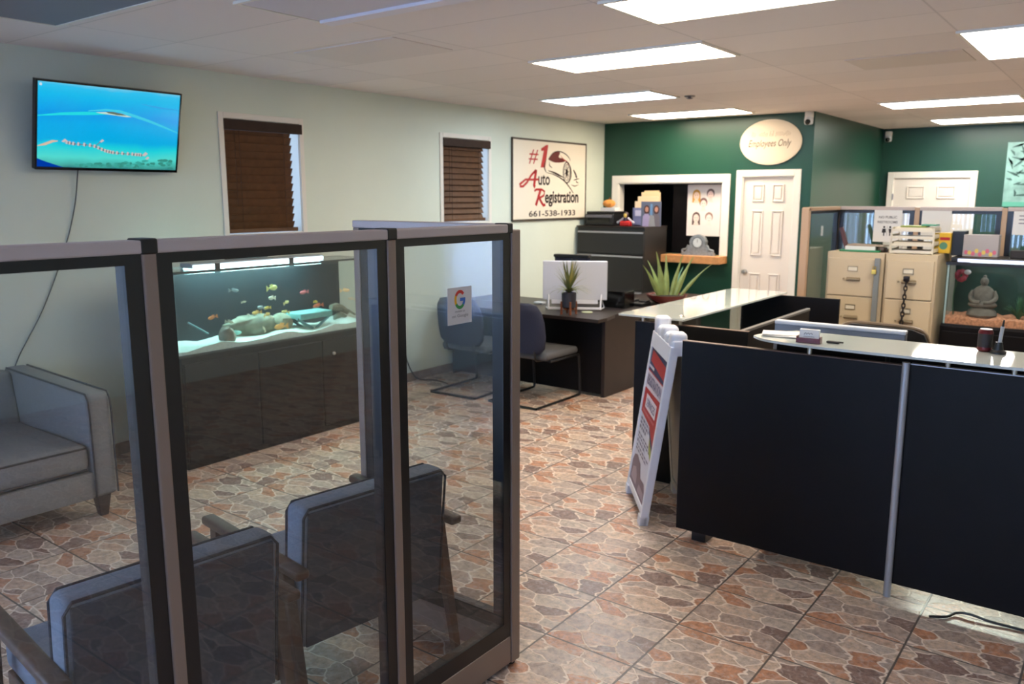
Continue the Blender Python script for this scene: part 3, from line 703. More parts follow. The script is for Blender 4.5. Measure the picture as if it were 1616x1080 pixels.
rock('rock', (-5.15, 3.92, ZB + .055), (.07, .09, .07), (136, 138, 118), 'rounded olive grey rock touching the left end of the aquarium slab', seed=9)
rock('rock', (-5.03, 3.36, ZB + .035), (.05, .055, .07), (132, 126, 112), 'small pointed brown rock at the left front of the aquarium', seed=6)
rock('rock', (-5.15, 4.50, ZB + .025), (.05, .06, .04), (120, 124, 112), 'small grey rock under the driftwood at the aquarium right end', seed=12)
dw = B(); dw.tube(curve_pts([(-5.12, 4.38, .955), (-5.14, 4.46, .945), (-5.16, 4.54, .92), (-5.16, 4.59, .88)], 4), [.02, .026, .03, .034, .034, .032, .03, .03, .028, .026, .022, .02, .016], 8); dw.tube([(-5.15, 4.50, .93), (-5.1, 4.55, .91), (-5.06, 4.585, .875)], [.014, .011, .007], 7)
tag(obj('driftwood', dw, pr('driftwood', (118, 112, 98), 0.85, noise=(30, .25)), smooth=True), 'grey driftwood branch at the right end of the aquarium', 'driftwood')
br = thing('stone_table', 'flat teal slab on crossed legs standing on the aquarium sand', 'aquarium ornament', (-5.11, 4.145, ZB - .012))
obj('slab', B().box(-.09, -.15, .085, .09, .17, .135, .012, 3), pr('teal_slab', (120, 176, 172), 0.8, noise=(30, .15)), br, smooth=True)
for y0, y1 in ((-.16, -.01), (.17, .02)): obj('leg', B().cyl((.06, y0, .095), (.06, y1, .005), .011, n=8), pr('teal_leg', (96, 140, 142), 0.6), br)
obj('leg', B().cyl((-.06, -.14, .09), (-.06, -.02, .005), .011, n=8), pr('teal_leg', (96, 140, 142), 0.6), br)
tag(obj('aquarium_net', B().cyl((-5.10, 3.11, .985), (-5.04, 3.22, .90), .006, n=8), pr('net_handle', (110, 160, 160), 0.4)), 'thin slanted stick leaning at the left end of the aquarium', 'stick')

_fk = {}
def fish(y, z, ln, rgb, label, x=-5.09, flip=1, tilt=0.0):
    key = rgb
    t = thing('fish', label, 'fish', (x, y, z), radians(90 + random.uniform(-22, 22)) if flip > 0 else radians(-90 + random.uniform(-22, 22)), 'fish in the long left aquarium')
    t.rotation_euler[1] = tilt
    h = .33 * ln; rings = []
    for i in range(9):
        q = i / 8; ww = sin(pi * (q ** .75)) * .5 + .02; rings.append([(-ln / 2 + q * ln * .82, ln * .11 * ww * cos(2 * pi * k / 10) * 1.6, h * ww * sin(2 * pi * k / 10)) for k in range(10)])
    mt = pr('fish_%d_%d_%d' % rgb, rgb, 0.35)
    obj('body', B().loft(rings), mt, t, smooth=True)
    e = ln * .30
    obj('tail', B().loft([[(e, -.001, -.006), (e, .001, -.006), (e, .001, .006), (e, -.001, .006)], [(ln * .52, -.0006, -h * .62), (ln * .52, .0006, -h * .62), (ln * .52, .0006, h * .62), (ln * .52, -.0006, h * .62)]]), mt, t)
    obj('fin', B().loft([[(-ln * .15, -.0008, h * .4), (-ln * .15, .0008, h * .4), (ln * .2, .0008, h * .28), (ln * .2, -.0008, h * .28)], [(-.02 * ln, -.0004, h * .78), (-.02 * ln, .0004, h * .78), (ln * .24, .0004, h * .62), (ln * .24, -.0004, h * .62)]]), mt, t)
    return t
yel, wht, org, pnk, slv, red_ = (232, 206, 110), (226, 230, 206), (226, 138, 72), (206, 110, 112), (150, 170, 172), (214, 104, 70)
for a in [
    (3.802, 1.162, .12, (216, 220, 140), 'largest yellow-white fish, high above the boulder in the aquarium'),
    (3.797, 1.086, .085, wht, 'white fish just below the largest yellow-white fish'),
    (3.924, 1.04, .07, (230, 220, 150), 'pale yellow fish above the left end of the slab, upper of two'),
    (3.912, .97, .065, (230, 214, 140), 'pale yellow fish above the left end of the slab, lower of two'),
    (3.751, 1.017, .06, yel, 'yellow fish at the top of the cluster over the boulder'),
    (3.657, .993, .075, (232, 190, 110), 'yellow-orange fish at the left of the cluster over the boulder'),
    (3.746, .968, .075, (224, 184, 100), 'yellow-orange fish at the right bottom of the cluster over the boulder'),
    (3.698, 1.025, .075, slv, 'silver grey fish in the middle of the cluster over the boulder'),
    (3.783, .945, .06, wht, 'pale fish just above the boulder, right of the cluster'),
    (3.586, .985, .035, wht, 'tiny white fish left of the cluster over the boulder'),
    (3.553, 1.082, .04, (210, 204, 170), 'tiny pale fish above and left of the cluster'),
    (3.294, 1.0, .075, org, 'lone orange fish in the left part of the aquarium'),
    (3.476, 1.172, .075, slv, 'slim silver fish high in the left half of the aquarium'),
    (3.425, .952, .07, (196, 196, 170), 'slim pale fish behind the pointed rock'),
    (3.471, .865, .095, (150, 214, 204), 'slim turquoise fish low beside the pointed rock'),
    (4.096, 1.102, .085, pnk, 'pinkish red fish high above the slab'),
    (4.509, 1.08, .085, (236, 190, 140), 'orange and white fish high at the right end of the aquarium'),
    (4.575, 1.004, .07, (216, 200, 170), 'pale fish at the right end, below the orange and white one'),
    (4.203, 1.017, .06, (226, 200, 90), 'yellow fish above the slab, over the orange-red fish'),
    (4.226, .985, .09, red_, 'orange-red fish just above the slab')]:
    fish(*a, flip=random.choice((1, -1)), tilt=random.uniform(-.25, .25))
fish(3.821, .875, .12, (236, 170, 96), 'orange and white fish low in front of the boulder', x=-5.03)
fish(3.669, .875, .055, (220, 210, 180), 'small pale fish nosing down in front of the boulder', x=-5.03, tilt=1.0)

# ================================================================== SOFA
sf = thing('sofa', 'grey upholstered sofa with dark piping against the left wall', 'sofa', (-5.13, 1.5, 0))
SF = M['sofa']
obj('base', B().box(-.5, -.78, .13, .53, .66, .285, .012), SF, sf, smooth=True)
obj('backrest', B().hexa([(-.53, -.79, .13), (-.30, -.79, .13), (-.30, .66, .13), (-.53, .66, .13)], [(-.54, -.79, .755), (-.41, -.79, .755), (-.41, .66, .755), (-.54, .66, .755)], .03, 3), SF, sf, smooth=True)
for y0, y1 in ((.655, .79), (-.92, -.785)):
    am = obj('armrest', B().hexa([(-.54, y0, .13), (.535, y0, .13), (.535, y1, .13), (-.54, y1, .13)], [(-.54, y0, .765), (.525, y0, .735), (.525, y1, .735), (-.54, y1, .765)], .028, 3), SF, sf, smooth=True)
    pp = B()
    for yy in (y0 + .006, y1 - .006): pp.tube([(-.5, yy, .762), (.50, yy, .735), (.528, yy, .70), (.538, yy, .60), (.54, yy, .14)], .006, 6)
    obj('piping', pp, M['sofap'], am, smooth=True)
for k in range(2):
    y0 = -.78 + k * .72
    cu = obj('seat_cushion', B().box(-.36, y0 + .004, .29, .52, y0 + .714, .45, .045, 4), SF, sf, smooth=True)
    pp = B(); pp.tube([(.512, y0 + .03, .432), (.518, y0 + .69, .432)], .006, 6); pp.tube([(.515, y0 + .03, .306), (.515, y0 + .69, .306)], .006, 6)
    obj('piping', pp, M['sofap'], cu, smooth=True)
for x in (.47, -.45):
    for y in (.72, -.84):
        obj('leg', B().hexa([(x - .022, y - .022, 0), (x + .022, y - .022, 0), (x + .022, y + .022, 0), (x - .022, y + .022, 0)], [(x - .038, y - .04, .132), (x + .038, y - .04, .132), (x + .038, y + .04, .132), (x - .038, y + .04, .132)], .004), M['sofaleg'], sf)

# ================================================================== GLASS PARTITION (foreground)
gp = thing('glass_partition', 'tall taupe framed glass partition with three panels in the foreground', 'partition', (-1.825, 1.4, 0))
PY = -1.4
def frame_panel(parent, y0, y1, axis='y', z0=.13, z1=1.705, fw=.04, dep=.042, off=0.0):
    """black framed glazed panel from y0 to y1 (or along x)"""
    f = B(); h = dep / 2
    def bx(a0, a1, za, zb, d0=-h, d1=h, bev=0):
        if axis == 'y': f.box(d0 + off, a0, za, d1 + off, a1, zb, bev)
        else: f.box(a0, d0 + off, za, a1, d1 + off, zb, bev)
    bx(y0, y0 + fw, z0, z1); bx(y1 - fw, y1, z0, z1); bx(y0 + fw, y1 - fw, z0, z0 + fw + .025); bx(y0 + fw, y1 - fw, z1 - .028, z1)
    fo = obj('panel_frame', f, M['blackframe'], parent)
    g_ = B()
    if axis == 'y': g_.box(h - .007 + off, y0 + fw - .004, z0 + fw, h - .002 + off, y1 - fw + .004, z1 - .024)
    else: g_.box(y0 + fw - .004, -h + .002 + off, z0 + fw, y1 - fw + .004, -h + .007 + off, z1 - .024)
    obj('glass_pane', g_, GLASS, fo)
    return fo
segs = [(.245, .995), (1.03, 1.768), (1.803, 2.383)]
for y0, y1 in segs:
    frame_panel(gp, y0 + PY, y1 + PY)
    obj('base_rail', B().box(-.025, y0 + PY, .02, .025, y1 + PY, .132, .003), M['taupe'], gp)
    obj('top_rail', B().box(-.03, y0 + PY - .0, 1.702, .03, y1 + PY, 1.732, .004), M['taupecap'], gp)
for i, (y0, y1) in enumerate([(.21, .245), (.995, 1.03), (1.768, 1.803), (2.388, 2.44)]):
    e = i == 3
    obj('post', B().box(-.027, y0 + PY, .015, .027, y1 + PY, 1.712 if e else 1.705, .004), M['taupe'], gp)
    ya = y0 - .03 if e else y0 - .003
    obj('post_cap', B().box(-.031, ya + PY, 1.70, .031, (y0 + .002 if e else y1 + .003) + PY, 1.736, .004), M['black'], gp)
    obj('foot', B().cyl((0, (y0 + y1) / 2 + PY, 0), (0, (y0 + y1) / 2 + PY, .02), .018, n=12), M['black'], gp)
# the short wing running back from the end post towards the left wall
WX0, WX1, WYc = -.81, -.03, 2.415 + PY
frame_panel(gp, WX0 + .035, WX1, axis='x', off=WYc)
obj('base_rail', B().box(WX0 + .035, WYc - .025, .02, WX1, WYc + .025, .132, .003), M['taupe'], gp)
obj('top_rail', B().box(WX0, WYc - .03, 1.702, WX1, WYc + .03, 1.732, .004), M['taupecap'], gp)
obj('post', B().box(WX0, WYc - .027, .015, WX0 + .035, WYc + .027, 1.702, .004), M['taupe'], gp)
obj('foot', B().cyl((WX0 + .018, WYc, 0), (WX0 + .018, WYc, .02), .018, n=12), M['black'], gp)

# sticker on the right panel
dc = thing('review_sticker', 'white sticker with a multicoloured letter on the right glass panel', 'sticker', (-1.8036, 2.04, 1.405))
obj('backing', B().box(-.0004, 0, 0, .0, .125, .125), pr('sticker_white', (206, 204, 206), 0.5), dc)
cv = CV((.0, 0, 0), (0, 1, 0), (0, 0, 1), .0004)
gr_, gy, gg, gb = pr('logo_red', (205, 52, 44), .5), pr('logo_yellow', (232, 172, 30), .5), pr('logo_green', (48, 140, 72), .5), pr('logo_blue', (52, 104, 190), .5)
ca, cb_, ra, rb = .063, .083, .023, .027
for t0, t1, m_ in ((40, 150, gr_), (150, 212, gy), (212, 318, gg), (318, 360, gb)): cv.ring(ca, cb_, ra, rb, .011, m_, 1, radians(t0), radians(t1), 12)
cv.rect(ca, cb_ - .0055, ca + ra + .005, cb_ + .0055, gb, 2)
cv.text('review us', .038, .040, .05, .008, M['grey'], 1); cv.text('on Google', .022, .020, .084, .014, M['grey'], 1)
cv.build('lettering', dc)

# ================================================================== FOREGROUND ARMCHAIRS
def armchair(loc, rz, label):
    t = thing('armchair', label, 'armchair', loc, rz, 'armchairs behind the glass partition')
    F = M['fab']
    def slab(z0, z1, yf0, yf1, yr0, yr1, hw, bev, y_in=0): return B().hexa([(-hw, yf0, z0), (hw, yf0, z0), (hw, yr0, z0), (-hw, yr0, z0)], [(-hw, yf1, z1), (hw, yf1, z1), (hw, yr1, z1), (-hw, yr1, z1)], bev, 4)
    bk_ = obj('backrest', slab(.29, .815, .20, .255, .325, .37, .31, .03), F, t, smooth=True, angle=50)
    rp = obj('back_panel', B().hexa([(-.295, .322, .30), (.295, .322, .30), (.295, .329, .30), (-.295, .329, .30)], [(-.29, .362, .795), (.29, .362, .795), (.29, .3725, .795), (-.29, .3725, .795)], .003), pr('shaded_slate_fabric', (76, 80, 88), 0.9, spec=.1, noise=(160, .12)), bk_)  # shade on the rear face put into a darker copy of the fabric
    pp = B()
    for d, y0, y1 in ((.0, .215, .258), (.0, .318, .366)):
        pp.tube([(-.306, y0, .32), (-.306, y1, .78), (-.285, y1, .808), (.285, y1, .808), (.306, y1, .78), (.306, y0, .32)], .005, 6)
    obj('piping', pp, M['fabp'], bk_, smooth=True)
    obj('seat_cushion', B().box(-.28, -.34, .33, .28, .24, .455, .04, 4), F, t, smooth=True)
    obj('seat_rail', B().box(-.28, -.32, .28, .28, .28, .33, .006), M['chairwood'], t)
    for s in (-1, 1):
        x = s * .335
        obj('armrest', B().box(x - .027, -.30, .585, x + .027, .40, .62, .012, 3), M['chairwood'], t, smooth=True)
        obj('leg', B().hexa([(x - .014, -.28, 0), (x + .014, -.28, 0), (x + .014, -.25, 0), (x - .014, -.25, 0)], [(x - .02, -.24, .59), (x + .02, -.24, .59), (x + .02, -.19, .59), (x - .02, -.19, .59)], .004), M['chairwood'], t)
        obj('leg', B().hexa([(x - .014, .38, 0), (x + .014, .38, 0), (x + .014, .41, 0), (x - .014, .41, 0)], [(x - .02, .25, .59), (x + .02, .25, .59), (x + .02, .30, .59), (x - .02, .30, .59)], .004), M['chairwood'], t)
        obj('side_rail', B().box(x - .015, -.24, .28, x + .015, .30, .325, .004), M['chairwood'], t)
        obj('rail_block', B().box(min(x, s * .27), -.05, .285, max(x, s * .27), .1, .32), M['chairwood'], t)
    return t
ac = armchair((-2.42, 2.00, 0), radians(-98), 'slate blue armchair behind the partition, nearer the right end post')
dup(ac, (-2.41, 1.21, 0), radians(-96), 'slate blue armchair behind the partition, at the bottom left, in front of the other')

# ================================================================== BACK DESK AREA
dk_ = thing('office_desk', 'dark brown office desk with visitor chairs before it, at back left', 'desk', (-4.65, 6.6, 0))
obj('desktop', B().prism([(-.98, .55), (-.98, -.36), (-.6, -.42), (.4, -.43), (.95, -.43), (.95, -.28), (.90, -.05), (.90, 1.9), (.30, 1.9), (.30, .55)], .735, .765), M['lamb'], dk_)
obj('modesty_panel', B().box(-.93, -.18, .03, .84, -.155, .735, .003), M['lam'], dk_)
obj('end_panel', B().box(.84, -.18, .0, .875, 1.9, .735, .003), M['lamb'], dk_); obj('end_panel', B().box(-.965, -.18, 0, -.93, .5, .735, .003), M['lamb'], dk_)
obj('back_panel', B().box(.32, 1.86, 0, .84, 1.89, .735, .003), M['lamb'], dk_)

def visitor_chair(loc, rz, label):
    """faces +y"""
    t = thing('visitor_chair', label, 'chair', loc, rz, 'visitor chairs at the back desk')
    bkm = B(); rings = []
    for z, w_, y in ((.47, .20, -.215), (.52, .25, -.225), (.62, .265, -.235), (.75, .262, -.255), (.84, .245, -.275), (.90, .20, -.285), (.915, .12, -.288)):
        ring = []
        for k in range(20):
            a = 2 * pi * k / 20; cx = cos(a); sx_ = sin(a)
            ring.append((w_ * (abs(cx) ** .5) * (1 if cx > 0 else -1), y + .035 * (abs(sx_) ** .8) * (1 if sx_ > 0 else -1) - .03 * (1 - (abs(cx) ** .5) ** 2) + .01, z))
        rings.append(ring)
    obj('backrest', bkm.loft(rings), M['navy'], t, smooth=True, angle=60)
    obj('seat', B().box(-.26, -.20, .405, .26, .32, .475, .03, 4), pr('charcoal_seat_fabric', (88, 88, 90), .9, spec=.1, noise=(200, .1)), t, smooth=True)
    fr = B(); r_ = .0115
    for s in (-1, 1):
        x = s * .26
        fr.tube(curve_pts([(x, -.36, .013), (x, 0, .013), (x, .30, .013), (x, .345, .03), (x, .345, .1), (x, .32, .36), (x, .29, .395), (x, .2, .398), (x, -.15, .398)], 4), r_, 8)
        fr.tube(curve_pts([(s * .16, -.1, .398), (s * .16, -.22, .41), (s * .16, -.245, .47), (s * .16, -.25, .62)], 4), r_ * .9, 8)
    fr.cyl((-.26, -.36, .013), (.26, -.36, .013), r_, n=8); fr.cyl((-.26, -.1, .398), (.26, -.1, .398), r_, n=8); fr.cyl((-.26, .2, .398), (.26, .2, .398), r_, n=8)
    obj('sled_frame', fr, M['black'], t, smooth=True)
    return t
vc = visitor_chair((-4.27, 6.03, 0), 0, 'navy visitor chair on black sled base, right one before the back desk')
dup(vc, (-4.95, 6.0, 0), radians(2), 'navy visitor chair seen through the right glass panel, behind the sticker')

mon = thing('desktop_monitor', 'silver backed monitor on white stand, on the back desk behind a plant', 'monitor', (-4.235, 6.62, .774), radians(31))
obj('screen_housing', B().box(-.305, -.02, .085, .305, .02, .455, .008), M['alu'], mon)
obj('screen_face', B().box(-.30, .02, .09, .30, .022, .45), M['gloss'], mon)
for s in (-1, 1): obj('stand_leg', B().tube([(s * .245, -.075, .0), (s * .25, -.03, .14)], .009, 8).tube([(s * .245, -.075, .005), (s * .20 + s * .08, .08, .004), (s * .25, -.0, .10)], .007, 8), M['plastic'], mon)
obj('stand_bar', B().box(-.25, -.085, .0, .25, -.06, .022, .003).box(-.22, -.03, .05, .22, .02, .086), M['plastic'], mon)
pp_ = thing('potted_plant', 'small spiky plant in black pot on wooden stand, before the monitor', 'plant', (-4.10, 6.31, .765))
obj('pot', B().lathe([(.052, .06), (.064, .07), (.068, .20), (.062, .20), (.058, .19), (.004, .19)], n=24), pr('black_pot', (38, 38, 48), 0.6), pp_, smooth=True)
ps = B()
for k in range(4):
    a = pi / 4 + k * pi / 2; ps.box(.068 * cos(a) - .008, .068 * sin(a) - .008, 0, .068 * cos(a) + .008, .068 * sin(a) + .008, .12, .002)
ps.box(-.06, -.008, .045, .06, .008, .06).box(-.008, -.06, .045, .008, .06, .06)
obj('plant_stand', ps, M['potwood'], pp_)
lf, lf2 = B(), B(); rg = random.Random(5)
for i in range(44):
    a = rg.uniform(0, 2 * pi); el = .03 + .97 * rg.random() ** 1.5; rr = .24 * (1 - el * .72); zt = .25 + .27 * el - (.06 if el < .25 else 0)
    (lf if i % 3 else lf2).blade((.008 * cos(a), .008 * sin(a), .20 + .05 * el), (rr * cos(a), rr * sin(a), zt), .0125, .035 * (1.1 - el), th=.15)
obj('leaf', lf, pr('plant_green', (98, 106, 58), 0.5), pp_); obj('leaf', lf2, pr('plant_olive', (140, 132, 74), 0.5), pp_)
obj('stem', B().cyl((0, 0, .18), (0, 0, .27), .009, .006, 8), M['potwood'], pp_)
tag(obj('coaster', B().lathe([(.05, 0), (.052, .004), (.05, .008)], n=24), pr('pale_green_coaster', (176, 180, 140), 0.5), loc=(-4.02, 6.50, .7655)), 'small pale green coaster on the back desk beside the monitor', 'coaster')
oc = thing('office_chair', 'black office chair whose squared back shows above the monitor', 'chair', (-4.80, 7.45, 0), radians(8))
obj('backrest', B().box(-.20, -.04, .62, .20, .03, 1.215, .02, 3), M['navy'], oc, smooth=True); obj('back_rim', B().box(-.205, -.05, 1.19, .205, .035, 1.222, .008), M['black'], oc)
obj('seat', B().box(-.24, -.5, .44, .24, .02, .52, .03, 3), M['navy'], oc, smooth=True); obj('gas_lift', B().cyl((0, -.24, .08), (0, -.24, .44), .028), M['black'], oc)
for k in range(5): a = k * 2 * pi / 5; obj('base_leg', B().cyl((0, -.24, .09), (.26 * cos(a), -.24 + .26 * sin(a), .045), .02, .014, 8).ell((.27 * cos(a), -.24 + .27 * sin(a), .028), (.026, .026, .028), 10, 6), M['black'], oc)
tag(obj('desk_box', B().box(-.14, -.1, 0, .14, .1, .16, .006), M['gloss'], loc=(-4.02, 7.05, .766)), 'black box standing on the back desk right of the monitor', 'box')
tag(obj('desk_phone', B().box(-.09, -.1, 0, .09, .1, .03, .006).box(-.085, -.09, .03, -.035, .09, .055, .012).box(.0, .0, .03, .08, .09, .045, .003), M['black'], loc=(-3.90, 7.27, .766)), 'black desk phone on the return of the back desk', 'phone')
al = thing('aloe_plant', 'aloe with long pointed leaves in a maroon bowl before the green wall', 'plant', (-3.72, 7.53, .766))
obj('bowl', B().lathe([(.09, 0), (.16, .03), (.20, .075), (.205, .095), (.19, .095), (.17, .08), (.004, .078)], n=30), pr('maroon_glaze', (96, 34, 30), 0.25), al, smooth=True)
obj('soil', B().lathe([(.18, .07), (.175, .085), (.003, .088)]), pr('potting_soil', (48, 36, 28), 0.9), al)
rx, ry = cos(radians(37)), sin(radians(37))
alm = pr('aloe_green', (142, 158, 92), 0.45, noise=(12, .2)); alm2 = pr('aloe_dark_green', (70, 120, 90), 0.45)
for (s_, d_, zt, w_, m_) in ((-.27, -.1, .40, .022, alm), (-.19, .1, .43, .018, alm), (-.13, -.05, .53, .026, alm), (-.015, .05, .50, .022, alm), (.14, -.04, .50, .020, alm),
                             (.27, .05, .48, .024, alm), (.46, .05, .40, .018, alm), (.2, .22, .36, .018, alm2)):
    b0 = (s_ * .3 * rx, s_ * .3 * ry, .08); p1 = (s_ * rx - d_ * ry, s_ * ry + d_ * rx, zt)
    obj('leaf', B().blade(b0, p1, w_ * 1.25, .03, side=(rx, ry, 0), th=.4), m_, al)
tag(obj('power_cable', B().tube(curve_pts([(-5.688, 5.70, .42), (-5.688, 5.78, .30), (-5.684, 5.86, .12), (-5.66, 5.95, .012), (-5.5, 6.02, .008), (-5.3, 5.98, .008)], 6), .006), M['black'], smooth=True), 'black cable running down the left wall to the floor near the visitor chairs', 'cable')

# tall charcoal file cabinet and things on it
fc = thing('lateral_file_cabinet', 'tall charcoal lateral file cabinet with silver bar pulls, in back left corner', 'file cabinet', (-5.20, 8.9, 0))
obj('body', B().box(-.475, .02, 0, .475, .60, 1.455, .004), M['cabd'], fc)
for z0, z1 in ((1.135, 1.415), (.70, 1.125), (.36, .69), (.05, .35)):
    d_ = obj('drawer', B().box(-.47, 0, z0, .47, .02, z1, .003), M['cabd'], fc)
    obj('bar_pull', B().box(-.46, -.018, z1 - .028, .465, .0, z1 - .008, .003), M['silver'], d_)
obj('top', B().box(-.48, -.005, 1.455, .48, .605, 1.47, .003), M['lamb'], fc)
ZC = 1.471
prn = thing('printer', 'black printer on the left end of the tall file cabinet', 'printer', (-5.42, 9.17, ZC))
obj('body', B().box(-.21, -.17, 0, .21, .17, .14, .012).box(-.20, -.14, .14, .20, .17, .175, .008), M['black'], prn); obj('paper_slot', B().box(-.16, -.176, .04, .16, -.168, .09), M['gloss'], prn); obj('control_panel', B().box(-.19, -.175, .10, .19, -.165, .135, .002), M['grey'], prn)
tag(obj('white_box', B().box(-.105, -.07, 0, .105, .07, .045, .003), M['paper'], loc=(-5.35, 9.17, ZC + .176)), 'small white box under the orange pumpkin, on the printer', 'box')
pk = thing('pumpkin', 'small orange pumpkin on a white box on the printer', 'pumpkin', (-5.37, 9.17, ZC + .222))
rings = []
for j in range(9):
    a = -pi / 2 + pi * j / 8; rings.append([((.078 * max(cos(a), .08)) * (1 + .07 * cos(8 * th)) * cos(th), (.078 * max(cos(a), .08)) * (1 + .07 * cos(8 * th)) * sin(th), .05 + .05 * sin(a)) for th in [2 * pi * k / 32 for k in range(32)]])
obj('body', B().loft(rings), pr('pumpkin_orange', (206, 138, 62), 0.5), pk, smooth=True); obj('stem', B().cyl((0, 0, .095), (.008, 0, .125), .009, .006, 8), M['potwood'], pk)
fh_ = thing('brochure_holder', 'blue holder of cream folders standing on the tall file cabinet', 'holder', (-4.90, 9.28, ZC))
obj('holder', B().box(-.16, -.05, 0, .13, -.04, .22).box(-.16, -.05, 0, .13, .05, .012).box(-.16, .04, 0, .13, .05, .28).box(-.165, -.05, 0, -.155, .05, .22).box(.125, -.05, 0, .135, .05, .22), pr('blue_holder', (120, 126, 168), 0.4), fh_)
obj('label_card', B().box(-.13, -.055, .12, .10, -.051, .19), pr('pale_lilac_card', (190, 190, 214), 0.6), fh_)
for k, (x0, x1, z1) in enumerate(((-.15, .12, .30), (-.12, .16, .36), (-.08, .18, .41), (-.05, .15, .43))): obj('folder', B().box(x0, -.03 + k * .018, .013, x1, -.02 + k * .018, z1, .002), pr('manila_%d' % k, (226 - 8 * k, 204 - 8 * k, 170 - 10 * k), 0.7), fh_)
ph = thing('photo_card', 'photo card of two long haired figures on the tall file cabinet', 'photograph', (-4.745, 9.10, ZC), radians(4))
obj('card', B().box(-.13, 0, 0, .13, .008, .30), pr('photo_grey', (96, 104, 124), 0.4), ph)
cv = CV((-.13, -.0005, 0), (1, 0, 0), (0, 0, 1), .0005)
sk, hr = pr('photo_skin', (196, 140, 116), .5), pr('photo_hair', (70, 40, 34), .5)
for cx, cz, top_ in ((.075, .20, pr('photo_lilac', (170, 156, 190), .5)), (.20, .20, pr('photo_grey_coat', (110, 102, 108), .5))):
    cv.ell(cx, cz, .038, .055, hr, 1); cv.ell(cx, cz + .005, .022, .032, sk, 2); cv.poly([(cx - .055, .0), (cx + .05, 0), (cx + .045, .12), (cx + .015, .155), (cx - .02, .155), (cx - .05, .12)], top_, 1)
cv.rect(.12, .10, .15, .27, pr('photo_blue', (110, 150, 190), .5), 1); cv.poly([(.10, 0), (.19, 0), (.17, .13), (.12, .14)], pr('photo_silver', (150, 150, 150), .5), 3)
cv.build('picture', ph)
ty = thing('toy_figure', 'small toy figure with yellow face and red base on the tall file cabinet', 'toy', (-5.03, 9.0, ZC))
obj('base', B().box(-.07, -.035, 0, .07, .035, .065, .014, 3), pr('toy_red', (200, 36, 36), 0.4), ty, smooth=True); obj('body', B().lathe([(.03, .06), (.034, .08), (.024, .11)]), pr('toy_dark', (40, 30, 50), 0.5), ty, smooth=True)
obj('head', B().ell((0, 0, .135), (.034, .03, .04)), pr('toy_hair', (50, 30, 40), .5), ty, smooth=True); obj('face', B().ell((0, -.02, .13), (.022, .014, .028)), pr('toy_yellow', (214, 186, 90), .5), ty, smooth=True)
for s in (-1, 1): obj('arm', B().cyl((s * .03, 0, .10), (s * .10, -.01, .05), .013, .01, 8).ell((s * .105, -.01, .045), (.018, .018, .018), 8, 6), pr('toy_silver', (170, 168, 180), .4), ty, smooth=True)

# shelf, clock and poster at the opening
tag(obj('wall_shelf', B().box(-4.72, YB - .24, 1.03, -3.95, YB + .1, 1.119, .004), M['wood']), 'thick light oak ledge below the opening in the green wall', 'shelf')
ck = thing('mantel_clock', 'grey ornate mantel clock on the oak ledge', 'clock', (-4.285, YB - .1, 1.12))
pf = [(-.21, 0), (.21, 0), (.205, .03), (.15, .05), (.12, .10), (.10, .13), (.105, .17), (.085, .215), (.045, .245), (0, .255), (-.045, .245), (-.085, .215), (-.105, .17), (-.10, .13), (-.12, .10), (-.15, .05), (-.205, .03)]
obj('case', B().prism(pf, -.035, .035, lambda a, b, h: (a, h, b)), pr('pewter', (140, 146, 150), 0.45, metal=.4, noise=(40, .2)), ck)
cv = CV((0, -.0355, .155), (1, 0, 0), (0, 0, 1), .001); cv.ell(0, 0, .07, .07, pr('clock_rim', (104, 110, 116), .4, metal=.5), 1); cv.ell(0, 0, .058, .058, pr('clock_face', (196, 204, 206), .4), 2)
for k in range(12):
    a = k * pi / 6; cv.stroke([(.046 * cos(a), .046 * sin(a)), (.053 * cos(a), .053 * sin(a))], .004, M['ink'], 3)
cv.stroke([(0, 0), (.004, .034)], .004, M['ink'], 3); cv.stroke([(0, 0), (.0, .044)], .003, M['ink'], 4); cv.build('dial', ck)
for s in (-1, 1): obj('scroll', B().tube(curve_pts([(s * .19, -.02, .015), (s * .20, -.02, .06), (s * .15, -.02, .075), (s * .125, -.02, .12)], 4), .014, 8), pr('pewter', (140, 146, 150), 0.45), ck, smooth=True)
ps_ = thing('faces_poster', 'white poster with five drawn cartoon heads in the opening', 'poster', (-4.555, YB + .124, 1.345))
obj('sheet', B().box(0, 0, 0, .44, .014, .63), pr('poster_paper', (226, 218, 212), 0.6), ps_)
cv = CV((0, -.0005, 0), (1, 0, 0), (0, 0, 1), .0006)
line = pr('sketch_line', (120, 96, 92), .6)
for cx, cz, hc, fcx, long_ in ((.12, .50, (206, 150, 60), (238, 206, 180), 1), (.305, .51, (110, 92, 92), (236, 206, 196), 0), (.215, .40, (120, 88, 84), (240, 212, 200), 0), (.125, .225, (96, 78, 74), (232, 208, 196), 1), (.295, .225, (150, 124, 112), (240, 216, 208), 0)):
    hm, fm = pr('sketch_hair_%d_%d' % (hc[0], hc[1]), hc, .6), pr('sketch_face_%d_%d' % (fcx[0], fcx[2]), fcx, .6)
    cv.ell(cx, cz + .012, .052, .058, hm, 1)
    if long_: cv.poly([(cx - .052, cz + .01), (cx - .056, cz - .09), (cx + .056, cz - .09), (cx + .052, cz + .01)], hm, 1)
    cv.ell(cx, cz - .008, .038, .05, fm, 2); cv.poly([(cx - .04, cz - .095), (cx + .04, cz - .095), (cx + .02, cz - .05), (cx - .02, cz - .05)], fm, 2)
    for s in (-1, 1): cv.ell(cx + s * .014, cz, .005, .006, line, 3, 8)
    cv.stroke([(cx - .012, cz - .03), (cx, cz - .035), (cx + .012, cz - .03)], .003, line, 3)
cv.build('drawing', ps_)

